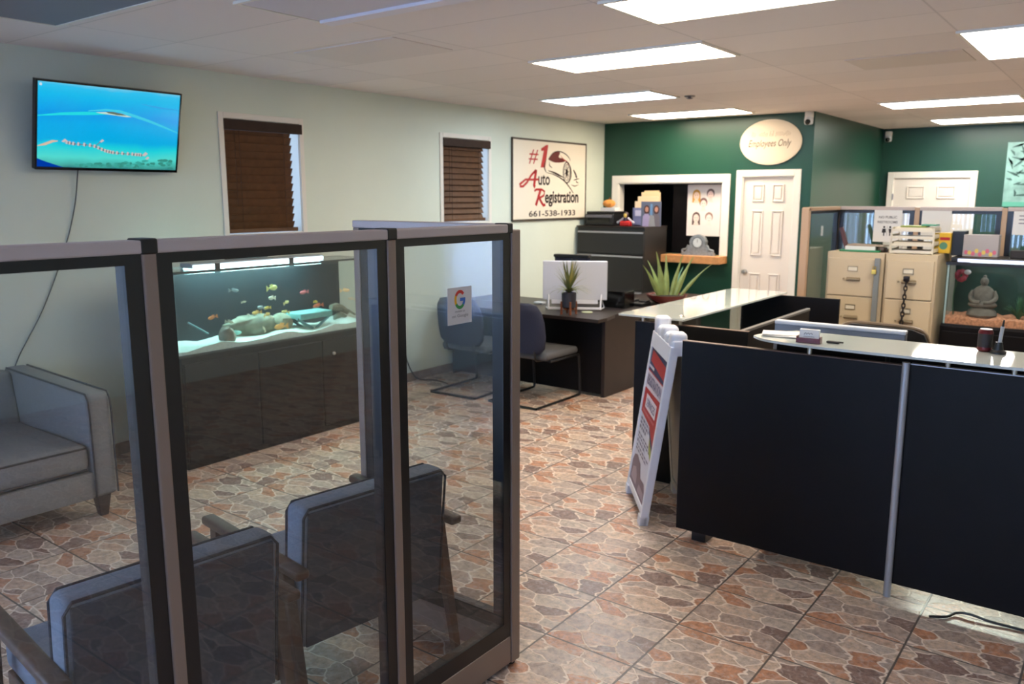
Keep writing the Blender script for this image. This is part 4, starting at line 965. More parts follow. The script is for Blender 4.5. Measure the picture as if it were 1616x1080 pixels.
# oval sign over the door
ov = thing('oval_sign', 'cream oval employees only sign above the white door', 'sign', (-3.487, YB, 2.445))
obj('plaque', B().prism([(.36 * cos(a), .255 * sin(a)) for a in [2 * pi * k / 56 for k in range(56)]], -.022, -.002, lambda a, b, h: (a, h, b)), pr('oval_cream', (206, 192, 168), 0.6), ov, smooth=True, angle=40)
cv = CV((0, -.0225, 0), (1, 0, 0), (0, 0, 1), .0006)
cv.ring(0, 0, .342, .238, .004, pr('oval_groove', (196, 182, 158), .5), 1, n=48)
tx, tx2 = pr('oval_text', (84, 70, 62), .6), pr('oval_text_faint', (160, 142, 120), .6)
cv.text('Employees Only', -.255, -.075, .50, .105, tx, 1, shear=.3, bold=.004)
# the faint upper line cannot be read: a row of short pale strokes
rg = random.Random(8)
for k in range(26):
    a = -.22 + k * .0176
    if k in (3, 4, 11, 15): continue
    cv.stroke([(a, .06 + .012 * rg.random()), (a + .008, .095 + .03 * rg.random())], .0055, tx2, 1)
cv.build('lettering', ov)

sw = thing('wall_switch', 'small white switch plate on the side green wall, seen through glass', 'switch', (XR0 + .001, 10.08, 1.43))
obj('plate', B().box(0, -.036, -.058, .006, .036, .058, .002), M['white'], sw); obj('toggle', B().box(.006, -.006, -.012, .014, .006, .012, .002), M['white'], sw)
tag(obj('note_pad', B().box(-.05, -.035, 0, .05, .035, .02, .003), M['paper'], loc=(-4.74, 6.76, .766)), 'small white pad on the back desk just above the right visitor chair', 'note pad')
# teal poster on the far wall
tp = thing('teal_poster', 'pale teal poster with dark branches on the far green wall, right edge', 'poster', (-1.47, YF - .012, 1.70))
obj('sheet', B().box(0, 0, 0, .7, .008, .82), pr('teal_sheet', (124, 166, 160), 0.5, noise=(7, .3)), tp)
cv = CV((0, -.0005, 0), (1, 0, 0), (0, 0, 1), .0006); rg = random.Random(11); dkm = pr('branch_dark', (58, 92, 88), .6)
for k in range(46):
    a, b, an = rg.uniform(.03, .66), rg.uniform(.12, .78), rg.uniform(0, pi); l_ = rg.uniform(.08, .22)
    a2, b2 = min(.68, max(.02, a + l_ * cos(an))), min(.8, max(.1, b + l_ * sin(an)))
    cv.stroke([(a, b), ((a + a2) / 2 + .01, (b + b2) / 2), (a2, b2)], .03, dkm, 1, True)
cv.rect(0, 0, .7, .06, pr('teal_foot', (90, 170, 150), .5), 1); cv.build('drawing', tp)

# ================================================================== RECEPTION: front counter
ct = thing('reception_counter', 'long black reception counter with white glass top and silver posts', 'counter', (-.6, 4.2, 0))
ox, oy = .6, -4.2
def cbx(x0, y0, z0, x1, y1, z1, bev=.002): return B().box(x0 + ox, y0 + oy, z0, x1 + ox, y1 + oy, z1, bev)
obj('front_panel', cbx(-1.84, 3.92, .06, -.761, 3.948, 1.088), M['lam'], ct); obj('front_panel', cbx(-.760, 3.92, .06, .55, 3.948, 1.098), M['lam'], ct)
obj('edge_band', cbx(-1.84, 3.918, 1.088, -.776, 3.950, 1.0915, 0), M['edge'], ct); obj('edge_band', cbx(-.744, 3.918, 1.098, .55, 3.950, 1.1015, 0), M['silver'], ct)
obj('post', B().cyl((-.76 + ox, 3.906 + oy, 0), (-.76 + ox, 3.906 + oy, 1.108), .0165, n=20), M['silver'], ct, smooth=True)
obj('worktop', cbx(-1.40, 3.948, .72, .55, 4.72, .75), M['lamb'], ct)
obj('foot', cbx(-1.76, 3.95, 0, -1.68, 4.05, .06), M['black'], ct); obj('foot', cbx(.3, 3.95, 0, .38, 4.05, .06), M['black'], ct)
obj('side_panel', cbx(-1.43, 3.948, .06, -1.40, 4.72, .75), M['lam'], ct)
obj('side_panel', cbx(.522, 3.948, .0, .55, 4.72, .72), M['lam'], ct)
# glass top, pointed at its left end, pitched a degree towards the front
ol = smooth2([(-1.49, 3.995), (-1.42, 3.93), (-1.30, 3.892), (-1.14, 3.874)], 6)[:-1] + [(-1.14, 3.874), (.55, 3.874), (.55, 4.245), (-1.36, 4.245), (-1.46, 4.12)]
gt = B().prism([(a + ox, b + oy) for a, b in ol], 0, .012, lambda a, b, h: (a, b, 1.130 + h + (b - oy - 3.874) * .0165))
obj('glass_top', gt, M['wglass'], ct)
for x in (-1.19, -.60, -.35, .3):
    obj('standoff', B().cyl((x + ox, 3.934 + oy, 1.09), (x + ox, 3.934 + oy, 1.131), .011, n=14), M['nickel'], ct)
obj('inner_panel', cbx(-1.47, 4.285, .75, .52, 4.305, 1.10), M['lam'], ct)
for x in (-.9, .3): obj('rail_post', B().cyl((x + ox, 4.2 + oy, .75), (x + ox, 4.2 + oy, 1.13), .011, n=12), M['black'], ct)
def topz(y): return 1.1425 + (y - 3.874) * .0165
cm = thing('computer_monitor', 'silver computer monitor seen from behind, just beyond the front counter', 'monitor', (-1.20, 4.42, .75))
obj('screen_housing', B().hexa([(-.33, -.025, .06), (.33, -.025, .06), (.33, .02, .06), (-.33, .02, .06)], [(-.33, -.012, .415), (.33, -.012, .415), (.33, .03, .415), (-.33, .03, .415)], .006), pr('grey_monitor_back', (124, 127, 134), .45, metal=.2), cm)
obj('top_edge', B().box(-.33, -.016, .398, .33, .032, .42, .006), pr('white_bezel', (222, 224, 228), 0.35), cm)
obj('stand', B().box(-.1, -.06, .0, .1, .1, .012).box(-.03, -.03, .012, .03, -.015, .25), M['alu'], cm)
ech = thing('executive_chair', 'dark executive chair with tan top edge behind the front counter', 'chair', (-1.17, 5.25, 0), radians(3))
pf = [(-.25, 0), (.25, 0), (.27, .35), (.265, .50), (.235, .565), (.17, .59), (-.17, .60), (-.235, .57), (-.265, .50), (-.27, .35)]
obj('backrest', B().prism([(a, .47 + b) for a, b in pf], -.05, .05, lambda a, b, h: (a, h, b)), pr('black_leather', (26, 25, 24), 0.45), ech)
obj('back_rim', B().tube(curve_pts([(-.262, 0, .95), (-.235, 0, 1.03), (-.17, 0, 1.068), (0, 0, 1.07), (.17, 0, 1.062), (.235, 0, 1.03), (.262, 0, .95)], 5), .014, 8), pr('tan_leather', (112, 92, 70), 0.5), ech, smooth=True)
obj('seat', B().box(-.26, -.55, .42, .26, .0, .52, .04, 3), pr('black_leather', (26, 25, 24), 0.45), ech, smooth=True); obj('gas_lift', B().cyl((0, -.27, .08), (0, -.27, .42), .03), M['black'], ech)
for k in range(5): a = k * 2 * pi / 5; obj('base_leg', B().cyl((0, -.27, .09), (.28 * cos(a), -.27 + .28 * sin(a), .045), .022, .015, 8).ell((.29 * cos(a), -.27 + .29 * sin(a), .028), (.026, .026, .028), 10, 6), M['black'], ech)
# things on the counter
ch = thing('card_holder', 'maroon holder of white business cards on the white glass counter', 'card holder', (-1.20, 3.945, topz(3.945) + .001), radians(4))
obj('tray', B().box(-.055, -.022, 0, .055, .022, .008, .002).box(-.055, -.024, 0, .055, -.018, .024, .002).box(-.055, -.022, .0, -.05, .022, .03).box(.05, -.022, .0, .055, .022, .03), pr('maroon_plastic', (96, 34, 44), 0.3), ch)
obj('card_stack', B().hexa([(-.045, -.012, .008), (.045, -.012, .008), (.045, .01, .008), (-.045, .01, .008)], [(-.045, .0, .062), (.045, .0, .062), (.045, .02, .062), (-.045, .02, .062)]), M['paper'], ch)
cv = CV((-.045, -.0125, .008), (1, 0, 0), (0, .012, .054), .0006)
cv.stroke([(.022 + .004 * k, .03 + .01 * abs(sin(k))) for k in range(11)], .003, M['grey'], 1); cv.stroke([(.02, .022), (.07, .022)], .002, M['grey'], 1); cv.build('card_print', ch)
tag(obj('pen_cap', B().box(-.03, -.012, 0, .03, .012, .01, .004).cyl((.02, 0, .006), (.045, .004, .006), .004, n=8), M['ink'], loc=(-1.10, 3.99, topz(4.0) + .001)), 'small dark pen cap lying right of the business card holder', 'pen cap')  # a dark pen cap left on the counter glass
for k, (dx, dy, r_) in enumerate(((0, 0, .1), (.02, .012, -.12), (-.01, .02, .3))):
    tag(obj('paper_sheet', B().box(-.095, -.06, 0, .095, .06, .0015), M['paper'], loc=(-1.365 + dx, 4.06 + dy, topz(4.14) + .0015 + k * .003)), ['lowest white paper in the small pile at the counter tip', 'middle white paper in the small pile at the counter tip', 'topmost white paper in the small pile at the counter tip'][k], 'paper', 'papers at the tip of the counter').rotation_euler = (.0165, 0, r_)
cn = thing('drink_can', 'red and black can on the counter beside the pen stand', 'can', (-.497, 4.175, topz(4.175) + .001))
obj('body', B().lathe([(.024, 0), (.030, .008), (.030, .088), (.024, .098)], n=24), pr('can_red', (96, 24, 28), 0.3, metal=.4), cn, smooth=True); obj('band', B().lathe([(.0305, .02), (.0305, .08)], n=24), M['ink'], cn, smooth=True); obj('lid', B().lathe([(.024, .096), (.025, .1), (.02, .1), (.003, .097)], n=20), M['silver'], cn, smooth=True)
pn = thing('pen_stand', 'silver pen upright in a black base on the counter', 'pen', (-.440, 4.15, topz(4.15) + .001))
obj('base', B().lathe([(.032, 0), (.032, .008), (.02, .016), (.014, .05)], n=24), M['black'], pn, smooth=True); obj('pen', B().cyl((0, 0, .02), (.008, 0, .12), .008, .008, 10), M['silver'], pn, smooth=True); obj('pen_tip', B().cyl((.008, 0, .12), (.0105, 0, .15), .0055, .003, 10), M['black'], pn)
tag(obj('floor_cable', B().tube(curve_pts([(-.56, 3.80, .007), (-.50, 3.84, .008), (-.47, 3.895, .012), (-.42, 3.905, .018), (-.34, 3.90, .012), (-.25, 3.91, .008), (-.1, 3.915, .008)], 6), .006), M['black'], smooth=True), 'black cable on the floor along the foot of the front counter', 'cable')

# ================================================================== RECEPTION: left wing
wg = thing('reception_wing', 'side wing of the reception with a long white glass shelf pointing at the back wall', 'counter', (-2.2, 5.3, 0))
ox, oy = 2.2, -5.3
obj('end_panel', cbx(-2.53, 4.68, .0, -1.78, 4.708, 1.04), M['lam'], wg); obj('edge_band', cbx(-2.53, 4.678, 1.04, -1.78, 4.710, 1.0435, 0), M['edge'], wg)
obj('far_panel', cbx(-2.53, 6.47, 0, -1.76, 6.498, 1.06), M['lam'], wg)
obj('inner_panel', cbx(-1.875, 4.708, 0, -1.85, 6.05, 1.012), M['lam'], wg); obj('top_bar', cbx(-1.878, 4.708, 1.012, -1.847, 6.06, 1.03, .004), pr('grey_steel_rail', (116, 114, 112), .4, metal=.4), wg)
obj('outer_panel', cbx(-2.53, 4.708, 0, -2.505, 6.47, .62), M['lam'], wg); obj('worktop', cbx(-2.505, 4.708, .70, -1.875, 6.47, .73), M['lam'], wg)
for y0 in (4.72, 5.60): obj('divider_pane', cbx(-2.522, y0, .64, -2.513, y0 + .86, 1.05, 0), glass('wing_glass', (.80, .84, .80), .08, .10), wg)
obj('glass_shelf', B().box(-2.63 + ox, 4.635 + oy, 1.073, -2.17 + ox, 6.50 + oy, 1.087, .003), M['wglass'], wg)
for x, y, z in ((-2.48, 4.694, 1.0435), (-2.22, 4.694, 1.0435), (-2.48, 6.484, 1.06), (-2.22, 6.484, 1.06)): obj('standoff', B().cyl((x + ox, y + oy, z), (x + ox, y + oy, 1.074), .011, n=14), M['nickel'], wg)
obj('shelf_stud', B().lathe([(.016, 0), (.016, .004), (.01, .009), (.002, .01)], (-2.24 + ox, 4.75 + oy, 1.087), 16), M['nickel'], wg, smooth=True)

# ================================================================== A-FRAME SIGN
af = thing('sandwich_board', 'white plastic sandwich board leaning beside the black reception counter', 'sign', (-2.428, 4.419, 0), radians(-53.2))
def leaf_panel(yb, yt, zt, front):
    f = B(); W = .592; d = .045; sgn = 1 if front else -1
    Q = lambda x, q, o: (x, yb + (yt - yb) * q + o * sgn, zt * q)
    def bar(x0, x1, q0, q1, o0, o1, bev=.004): f.hexa([Q(x0, q0, o0), Q(x1, q0, o0), Q(x1, q0, o1), Q(x0, q0, o1)], [Q(x0, q1, o0), Q(x1, q1, o0), Q(x1, q1, o1), Q(x0, q1, o1)], bev)
    bar(0, .04, 0, .94, 0, d); bar(W - .04, W, 0, .94, 0, d); bar(.04, W - .04, .055, .09, 0, d); bar(.04, W - .04, .855, .94, 0, d); bar(.035, W - .035, .08, .87, .012, d - .008, 0)
    bar(.0, .075, 0, .05, -.004, d + .004); bar(W - .075, W, 0, .05, -.004, d + .004)
    return f
obj('front_leaf', leaf_panel(0, .155, 1.09, True), M['plastic'], af); obj('rear_leaf', leaf_panel(.335, .245, 1.09, False), pr('cream_sign_plastic', (206, 198, 184), .45), af)
hp = B()
for k in range(5):
    x = .012 + k * .118; hp.box(x, .148, .97, x + .10, .238, 1.082 + .018 * (k % 2 == 0) + (.022 if k == 0 else 0), .024, 4)
hp.box(.0, .152, .97, .592, .24, 1.06, .012, 3)
obj('hinge_handle', hp, M['plastic'], af, smooth=True)
vv = Vector((0, .155, 1.09)).normalized(); cv = CV((.04, .155 * .09 + .012 - .003, 1.09 * .09), (1, 0, 0), vv, .0008)
AW, AH = .512, sqrt(.155 ** 2 + 1.09 ** 2) * .765
Ux = lambda a: a * AW
Vx = lambda b: b * AH
ppr, rdp, nvp, wp_ = pr('poster_white', (216, 212, 220), .5), M['red'], M['navyp'], pr('band_white', (220, 206, 212), .5)
cv.rect(0, 0, AW, AH, ppr, 1)
cv.poly([(0, Vx(.83)), (Ux(1), Vx(.83)), (Ux(1), Vx(1)), (0, Vx(1))], nvp, 2)
cv.poly([(Ux(.06), Vx(.90)), (Ux(.98), Vx(.86)), (Ux(.98), Vx(.955)), (Ux(.1), Vx(.985))], rdp, 3); cv.rect(Ux(.0), Vx(.855), Ux(.34), Vx(.875), ppr, 4)
cv.poly([(0, Vx(.70)), (Ux(1), Vx(.72)), (Ux(1), Vx(.835)), (0, Vx(.835))], wp_, 3)
cv.rect(0, Vx(.828), AW, Vx(.838), rdp, 4)
cv.text('REGISTRATION', Ux(.05), Vx(.735), Ux(.88), Vx(.075), pr('slate_print', (112, 110, 140), .5), 5, bold=.02)
cv.poly([(0, Vx(.52)), (Ux(.62), Vx(.50)), (Ux(1), Vx(.40)), (Ux(1), Vx(.72)), (0, Vx(.70))], rdp, 4)
cv.rect(Ux(.18), Vx(.575), Ux(.84), Vx(.675), wp_, 5); cv.text('SERVICES', Ux(.24), Vx(.595), Ux(.54), Vx(.055), pr('slate_print', (112, 110, 140), .5), 6, bold=.02)
for k in range(14): cv.rect(Ux(.08 + .055 * k), Vx(.535), Ux(.115 + .055 * k), Vx(.555), pr('pale_red', (214, 120, 124), .5), 5)
cv.poly([(Ux(.62), Vx(.50)), (Ux(1), Vx(.40)), (Ux(1), Vx(.36)), (Ux(.68), Vx(.46))], nvp, 5); cv.poly([(Ux(.72), Vx(.44)), (Ux(1), Vx(.36)), (Ux(1), Vx(.30)), (Ux(.8), Vx(.36))], pr('sign_olive', (150, 156, 74), .5), 5)
gt_ = pr('fine_print', (128, 122, 136), .6); rg = random.Random(2)
for r_, (b_, a1, hh) in enumerate(((.47, .58, .016), (.44, .62, .016), (.405, .5, .02), (.36, .9, .012), (.335, .85, .012), (.30, .6, .018), (.27, .88, .012), (.245, .8, .012))):
    a = .06
    while a < a1:
        l_ = rg.uniform(.05, .13); cv.rect(Ux(a), Vx(b_), Ux(min(a + l_, a1)), Vx(b_) + hh, gt_, 3); a += l_ + .035
cv.poly([(0, 0), (Ux(1), 0), (Ux(1), Vx(.06)), (Ux(.86), Vx(.13)), (Ux(.62), Vx(.12)), (Ux(.5), Vx(.20)), (Ux(.25), Vx(.225)), (Ux(.08), Vx(.20)), (0, Vx(.14))], pr('photo_mauve', (116, 96, 108), .5), 3)
cv.poly([(Ux(.06), Vx(.03)), (Ux(.42), Vx(.03)), (Ux(.40), Vx(.10)), (Ux(.28), Vx(.14)), (Ux(.1), Vx(.11))], pr('photo_mauve_light', (160, 140, 150), .5), 4); cv.poly([(Ux(.55), Vx(.02)), (Ux(.94), Vx(.02)), (Ux(.9), Vx(.07)), (Ux(.6), Vx(.075))], pr('photo_mauve_light', (160, 140, 150), .5), 4)
cv.build('printed_face', af)

# ================================================================== RIGHT BACK: beige file cabinets and their clutter
def file_cabinet(x0, x1, label):
    w2 = (x1 - x0) / 2
    t = thing('file_cabinet', label, 'file cabinet', ((x0 + x1) / 2, 7.25, 0), 0, 'beige file cabinets')
    obj('body', B().box(-w2, .02, 0, w2, .64, 1.37, .004), M['beige'], t)
    for k in range(4):
        z0 = .04 + k * .322
        d_ = obj('drawer', B().box(-w2 + .018, 0, z0, w2 - .018, .02, z0 + .314, .004), M['beige'], t)
        lb_ = B(); lx = -.01; lb_.box(lx - .04, -.005, z0 + .205, lx + .04, 0, z0 + .212).box(lx - .04, -.005, z0 + .243, lx + .04, 0, z0 + .25).box(lx - .04, -.005, z0 + .205, lx - .035, 0, z0 + .25).box(lx + .035, -.005, z0 + .205, lx + .04, 0, z0 + .25)
        obj('label_frame', lb_, M['beiged'], d_); obj('label_card', B().box(lx - .035, -.002, z0 + .212, lx + .035, 0, z0 + .243), M['cream'], d_)
        obj('pull', B().hexa([(-.055, -.022, z0 + .135), (.055, -.022, z0 + .135), (.055, 0, z0 + .125), (-.055, 0, z0 + .125)], [(-.055, -.022, z0 + .145), (.055, -.022, z0 + .145), (.055, 0, z0 + .158), (-.055, 0, z0 + .158)], .003), M['beiged'], d_)
        obj('latch', B().box(-.085, -.010, z0 + .135, -.07, 0, z0 + .15, .003), M['beiged'], d_)
    return t
f1 = file_cabinet(-2.10, -1.645, 'wide beige file cabinet with a grey locking bar down its right side')
obj('locking_bar', B().box(.165, -.03, .1, .207, -.004, 1.33, .003), pr('grey_steel_bar', (120, 124, 124), .5, metal=.1), f1)
obj('padlock', B().box(.150, -.05, 1.20, .185, -.03, 1.235, .004).tube([(.157, -.04, 1.235), (.157, -.04, 1.26), (.178, -.04, 1.26), (.178, -.04, 1.235)], .004, 6), pr('brass', (206, 174, 84), .3, metal=.8), f1)
file_cabinet(-1.635, -1.25, 'narrower beige file cabinet hung with a dark chain, right of the wider one')
chn = B()
for k in range(15):
    z = 1.17 - k * .035; hz = k % 2
    pts = [((.012 * cos(a) if not hz else 0) , (.012 * cos(a) if hz else 0), .024 * sin(a)) for a in [2 * pi * i / 10 for i in range(11)]]
    chn.tube([(-1.452 + p[0] - k * .0012, 7.205 + p[1], z + p[2]) for p in pts], .0058, 6)
chn.box(-1.475, 7.19, 1.155, -1.43, 7.222, 1.20, .006)
tag(obj('chain', chn, pr('dark_chain', (46, 42, 44), .35, metal=.7), smooth=True), 'dark metal chain hanging down the front of the narrower beige cabinet', 'chain')
ZT = 1.372
# clutter on the wide cabinet
tag(obj('green_folder', B().box(-.15, -.11, 0, .17, .11, .014, .002), pr('green_folder', (40, 128, 84), .5), loc=(-1.87, 7.42, ZT)), 'green folder lying on the wide beige cabinet', 'folder')
tag(obj('paper_stack', B().box(-.12, -.09, 0, .12, .09, .03), M['paper'], loc=(-1.86, 7.43, ZT + .015)), 'stack of white papers on the green folder', 'paper')
tag(obj('clipboard', B().hexa([(-.15, -.1, 0), (.14, -.1, -.0), (.14, .1, 0), (-.15, .1, 0)], [(-.15, -.1, .012), (.14, -.1, .006), (.14, .1, .006), (-.15, .1, .012)]), pr('tan_board', (150, 130, 110), .6), loc=(-1.82, 7.45, ZT + .046)), 'thin tan board on top of the white paper stack', 'clipboard')
stp = thing('stapler', 'maroon stapler standing open on the left of the wide beige cabinet', 'stapler', (-2.0, 7.48, ZT))
obj('base', B().box(-.03, -.03, 0, .03, .10, .014, .004), M['ink'], stp); obj('arm', B().hexa([(-.02, -.02, .012), (.018, -.02, .012), (.018, .02, .012), (-.02, .02, .012)], [(-.075, -.02, .19), (-.045, -.02, .20), (-.045, .02, .20), (-.075, .02, .19)], .008), pr('stapler_maroon', (84, 44, 40), .4), stp)
tag(obj('tape_dispenser', B().lathe([(.04, 0), (.045, .02), (.04, .04)], n=18).box(-.07, -.02, 0, .05, .02, .03, .006), pr('dark_brown_plastic', (60, 46, 42), .4), loc=(-1.70, 7.40, ZT)), 'dark tape dispenser at the right edge of the wide beige cabinet', 'tape dispenser')
# letter trays on the narrow cabinet
lt = thing('letter_tray', 'stack of cream letter trays full of papers on the narrower beige cabinet', 'letter tray', (-1.455, 7.42, ZT))
for k in range(4):
    z = .004 + k * .058
    obj('tray', B().box(-.155, -.12, z, .155, .14, z + .006).box(-.155, -.12, z, -.148, .14, z + .035).box(.148, -.12, z, .155, .14, z + .035).box(-.155, -.122, z, .155, -.114, z + .02), M['creamp'], lt)
    obj('papers', B().box(-.14, -.10, z + .007, .14, .12, z + .022 + .01 * (k % 2)), [M['paper'], M['cream']][k % 2], lt)
for x in (-.157, .157):
    for y in (-.118, .136): obj('upright', B().cyl((x, y, 0), (x, y, .205), .006, n=8), M['creamp'], lt)
tag(obj('folder', B().box(-.09, -.08, 0, .10, .08, .012), pr('yellow_green_folder', (128, 142, 62), .5), loc=(-1.47, 7.43, ZT + .212)), 'yellow-green folder lying on top of the letter trays', 'folder')
tag(obj('folder', B().box(-.05, -.07, 0, .06, .07, .012), pr('teal_folder', (52, 132, 108), .5), loc=(-1.36, 7.45, ZT + .2245)), 'small teal folder at the right on top of the letter trays', 'folder')
yb = thing('yellow_box', 'yellow box with red print at the right end of the beige cabinets', 'box', (-1.29, 7.60, ZT))
obj('carton', B().box(-.045, -.05, 0, .075, .05, .165, .002), pr('carton_yellow', (222, 178, 44), .5), yb)
cv = CV((-.045, -.0505, 0), (1, 0, 0), (0, 0, 1), .0006); cv.rect(.04, .105, .115, .13, rdp, 1); cv.ell(.07, .06, .03, .03, pr('carton_green', (90, 140, 110), .5), 1); cv.build('print', yb)

# far glass partition
fp = thing('glass_partition', 'taupe framed glass partition behind the beige file cabinets', 'partition', (-1.4, 7.95, 0))
xs = [-2.23, -1.556, -.895, -.22, .45]
for i in range(4):
    frame_panel(fp, xs[i] + 1.4 + .02, xs[i + 1] + 1.4 - .02, axis='x', z0=.12, z1=1.712)
    obj('base_rail', B().box(xs[i] + 1.42, -.025, .02, xs[i + 1] + 1.38, .025, .122), M['taupe'], fp)
    obj('top_rail', B().box(xs[i] + 1.42, -.03, 1.71, xs[i + 1] + 1.38, .03, 1.742, .004), M['taupecap'], fp)
for x in xs: obj('post', B().box(x + 1.38, -.027, .0, x + 1.42, .027, 1.735, .004), pr('tan_post', (180, 150, 122), .45), fp)
# short return towards the front
frame_panel(fp, -.88, -.03, axis='y', off=-.83, z0=.12, z1=1.712)
obj('top_rail', B().box(-.86, -.92, 1.71, -.80, -.03, 1.742, .004), pr('tan_post', (180, 150, 122), .45), fp); obj('base_rail', B().box(-.855, -.88, .02, -.805, -.03, .122), M['taupe'], fp)
obj('post', B().box(-.862, -.93, 0, -.80, -.88, 1.735, .004), pr('tan_post', (180, 150, 122), .45), fp)
ntc = thing('restroom_notice', 'white no public restrooms notice taped to the glass above the cabinets', 'notice', (-1.905, 7.922, 1.43))
obj('sheet', B().box(0, 0, 0, .23, .002, .29), M['paper'], ntc)
cv = CV((0, -.0003, 0), (1, 0, 0), (0, 0, 1), .0005); nk = pr('notice_ink', (84, 82, 86), .6)
cv.text('NO PUBLIC', .04, .208, .15, .022, nk, 1, bold=.015); cv.text('RESTROOMS', .032, .165, .166, .022, nk, 1, bold=.015)
for x, sk_ in ((.09, 1), (.14, 0)):
    cv.ell(x, .132, .009, .010, M['ink'], 1, 12)
    cv.poly([(x - .014, .118), (x + .014, .118), (x + (.018 if sk_ else .008), .082), (x + .005, .082), (x + .005, .055), (x - .005, .055), (x - .005, .082), (x - (.018 if sk_ else .008), .082)], M['ink'], 1)
cv.stroke([(.115, .056), (.115, .142)], .002, nk, 1)
cv.build('lettering', ntc)
tag(obj('notice_paper', B().box(0, 0, 0, .23, .002, .25), M['paper'], loc=(-1.515, 7.922, 1.46)), 'blank looking white sheet on the glass right of the restroom notice', 'notice')
pn2 = thing('wall_notice', 'white notice on the glass at the right edge, above the tank', 'notice', (-.83, 7.922, 1.52))
obj('sheet', B().box(0, 0, 0, .22, .002, .21), M['paper'], pn2)
cv = CV((0, -.0003, 0), (1, 0, 0), (0, 0, 1), .0005)
for k in range(3): cv.rect(.04, .15 - k * .03, .18, .158 - k * .03, pr('fine_print', (128, 122, 136), .6), 1)
cv.build('print', pn2)

# right aquarium
s2 = thing('tank_stand', 'black stand under the small aquarium at the right edge', 'cabinet', (-.55, 7.62, 0))
obj('carcass', B().box(-.66, -.24, 0, .7, .22, .80, .004), M['lam'], s2); obj('door', B().box(-.64, -.256, .06, .0, -.24, .76, .003), M['lam'], s2); obj('door', B().box(.02, -.256, .06, .66, -.24, .76, .003), M['lam'], s2)
t2 = thing('fish_tank', 'small aquarium with orange gravel beside the beige cabinets', 'aquarium', (-.55, 7.62, .801))
obj('front_pane', B().box(-.65, -.23, 0, .65, -.222, .50), CLEAR, t2); obj('side_pane', B().box(-.65, -.222, 0, -.642, .2, .50), CLEAR, t2); obj('side_pane', B().box(.642, -.222, 0, .65, .2, .50), CLEAR, t2)
obj('backing', B().box(-.65, .2, 0, .65, .206, .50), pr('green_tank_backing', (38, 66, 54), .6, noise=(6, .35)), t2)
r = B()
for z0, z1 in ((0, .016), (.49, .515)): r.box(-.656, -.236, z0, .656, -.222, z1).box(-.656, .2, z0, .656, .212, z1).box(-.656, -.222, z0, -.642, .2, z1).box(.642, -.222, z0, .656, .2, z1)
obj('rim', r, M['black'], t2)
obj('corner_seam', B().box(-.645, -.222, .016, -.632, -.21, .49), pr('pale_silicone', (190, 206, 206), .4), t2)
hd = obj('hood', B().box(-.63, -.20, .515, .66, .19, .55, .006), M['black'], t2); obj('lamp_strip', B().box(-.58, -.206, .516, .62, -.196, .540), em('tank_lamp', (226, 232, 255), 1.6), hd); obj('lamp_strip', B().box(-.5, -.15, .508, .6, .1, .514), em('tank_lamp_down', (226, 240, 240), 3), hd)
# gravel
s = B(); bm = s.bm; n, m_ = 40, 8; rng = random.Random(21); x0, x1, y0, y1 = -.64, .64, -.22, .19
vt = [[bm.verts.new((x0 + (x1 - x0) * j / (n - 1), y0 + (y1 - y0) * i / (m_ - 1), .060 + .02 * rng.random())) for i in range(m_)] for j in range(n)]
vb_ = [[bm.verts.new((v.co.x, v.co.y, .017)) for v in row] for row in vt]
for j in range(n - 1):
    for i in range(m_ - 1):
        bm.faces.new((vt[j][i], vt[j + 1][i], vt[j + 1][i + 1], vt[j][i + 1])); bm.faces.new((vb_[j][i], vb_[j][i + 1], vb_[j + 1][i + 1], vb_[j + 1][i]))
    bm.faces.new((vt[j][0], vb_[j][0], vb_[j + 1][0], vt[j + 1][0])); bm.faces.new((vt[j][-1], vt[j + 1][-1], vb_[j + 1][-1], vb_[j][-1]))
for i in range(m_ - 1): bm.faces.new((vt[0][i], vt[0][i + 1], vb_[0][i + 1], vb_[0][i])); bm.faces.new((vt[-1][i], vb_[-1][i], vb_[-1][i + 1], vt[-1][i + 1]))
bmesh.ops.recalc_face_normals(bm, faces=bm.faces)
tag(obj('tank_gravel', s, pr('orange_gravel', (206, 138, 104), .8, noise=(60, .4)), loc=(-.55, 7.62, .801), kind='stuff'), 'orange gravel on the bottom of the small right aquarium', 'gravel')
bd = thing('buddha_statue', 'grey seated statue on the gravel in the small right aquarium', 'statue', (-.945, 7.56, .872))
sm = pr('statue_stone', (108, 98, 90), .85, noise=(30, .2)); s = B()
s.lathe([(.10, .0), (.112, .02), (.10, .05), (.075, .07), (.06, .085)], n=22).ell((0, -.01, .10), (.105, .07, .035), 18, 8)
s.loft([[(.075 * cos(a), .05 * sin(a), .10) for a in [2 * pi * k / 18 for k in range(18)]], [(.07 * cos(a), .045 * sin(a), .16) for a in [2 * pi * k / 18 for k in range(18)]], [(.078 * cos(a), .04 * sin(a), .21) for a in [2 * pi * k / 18 for k in range(18)]], [(.05 * cos(a), .03 * sin(a), .24) for a in [2 * pi * k / 18 for k in range(18)]], [(.022 * cos(a), .02 * sin(a), .255) for a in [2 * pi * k / 18 for k in range(18)]]])
for q in (-1, 1): s.tube(curve_pts([(q * .07, 0, .21), (q * .09, -.01, .16), (q * .06, -.05, .125), (q * .01, -.065, .12)], 4), .018, 8)
obj('body', s, sm, bd, smooth=True, angle=50)
obj('head', B().ell((0, -.002, .285), (.030, .031, .038)).ell((0, 0, .325), (.014, .014, .014), 10, 6).ell((0, -.033, .282), (.006, .006, .010), 8, 6), sm, bd, smooth=True)
gf = thing('artificial_flower', 'dark red flower hanging at the left of the small right aquarium', 'flower', (-1.11, 7.52, .875))
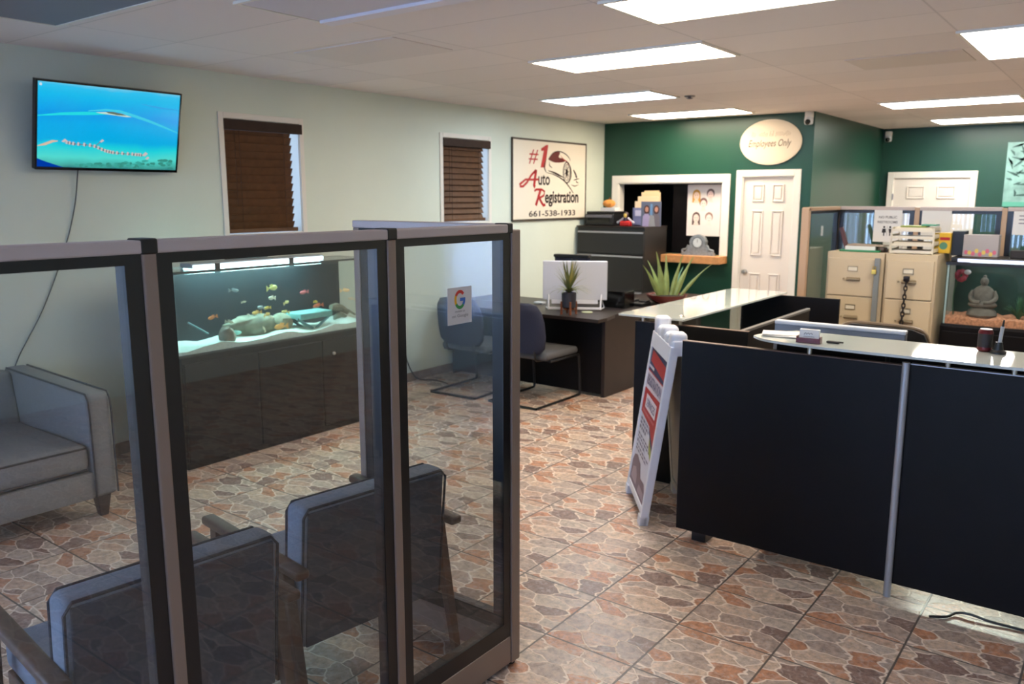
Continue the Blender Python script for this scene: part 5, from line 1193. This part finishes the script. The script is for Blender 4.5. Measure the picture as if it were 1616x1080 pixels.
obj('stem', B().tube(curve_pts([(-.04, .04, 0), (-.05, .04, .15), (-.03, .02, .28), (.0, 0, .32)], 4), .005, 6), pr('flower_stem', (50, 84, 60), .6), gf)
fl_ = B()
for k in range(9): a = k * 2 * pi / 9; fl_.ell((.028 * cos(a), .01 * sin(2 * a), .325 + .032 * sin(a)), (.022, .014, .022), 8, 6)
obj('petals', fl_, pr('flower_red', (150, 46, 60), .6), gf, smooth=True); obj('pale_petal', B().ell((.045, -.01, .355), (.026, .012, .02), 8, 6), pr('flower_white', (206, 196, 196), .6), gf, smooth=True)
wpnt = thing('water_plant', 'green bushy water plant right of the statue in the small aquarium', 'plant', (-.69, 7.58, .87))
lfm = B(); rg = random.Random(4)
for k in range(46): a = rg.uniform(0, 2 * pi); el = rg.uniform(.1, 1); lfm.blade((0, 0, .0), (.13 * cos(a) * (1.1 - el), .10 * sin(a) * (1.1 - el), .05 + .14 * el), .012, .02)
obj('foliage', lfm, pr('water_plant_green', (64, 104, 74), .6), wpnt)
rock('rock', (-.47, 7.70, .98), (.15, .06, .11), (112, 84, 58), 'brown rock backdrop at the right in the small aquarium', seed=15)
ob = thing('candy_display', 'cream box with pink and yellow print on the small aquarium hood', 'box', (-1.0, 7.63, 1.352))
obj('carton', B().box(-.125, -.06, 0, .125, .06, .175, .002), pr('cream_carton', (160, 152, 150), .5), ob)
cv = CV((-.125, -.0605, 0), (1, 0, 0), (0, 0, 1), .0006); rg = random.Random(9)
for k in range(9): cv.ell(.025 + .025 * k, .02 + .03 * rg.random(), .014, .018, [pr('print_pink', (200, 96, 120), .5), pr('print_yellow', (214, 184, 90), .5)][k % 2], 1 + k % 2, 12)
cv.build('print', ob)
tag(obj('magazine_file', B().box(-.05, -.08, 0, .045, .08, .20, .003), M['black'], loc=(-1.165, 7.68, 1.353)), 'black upright file box between the yellow box and the cream box', 'file box')
tag(obj('black_box', B().box(-.09, -.05, 0, .09, .05, .06, .004), M['ink'], loc=(-.70, 7.60, 1.352)), 'low dark box on the small aquarium hood, right of the cream box', 'box')
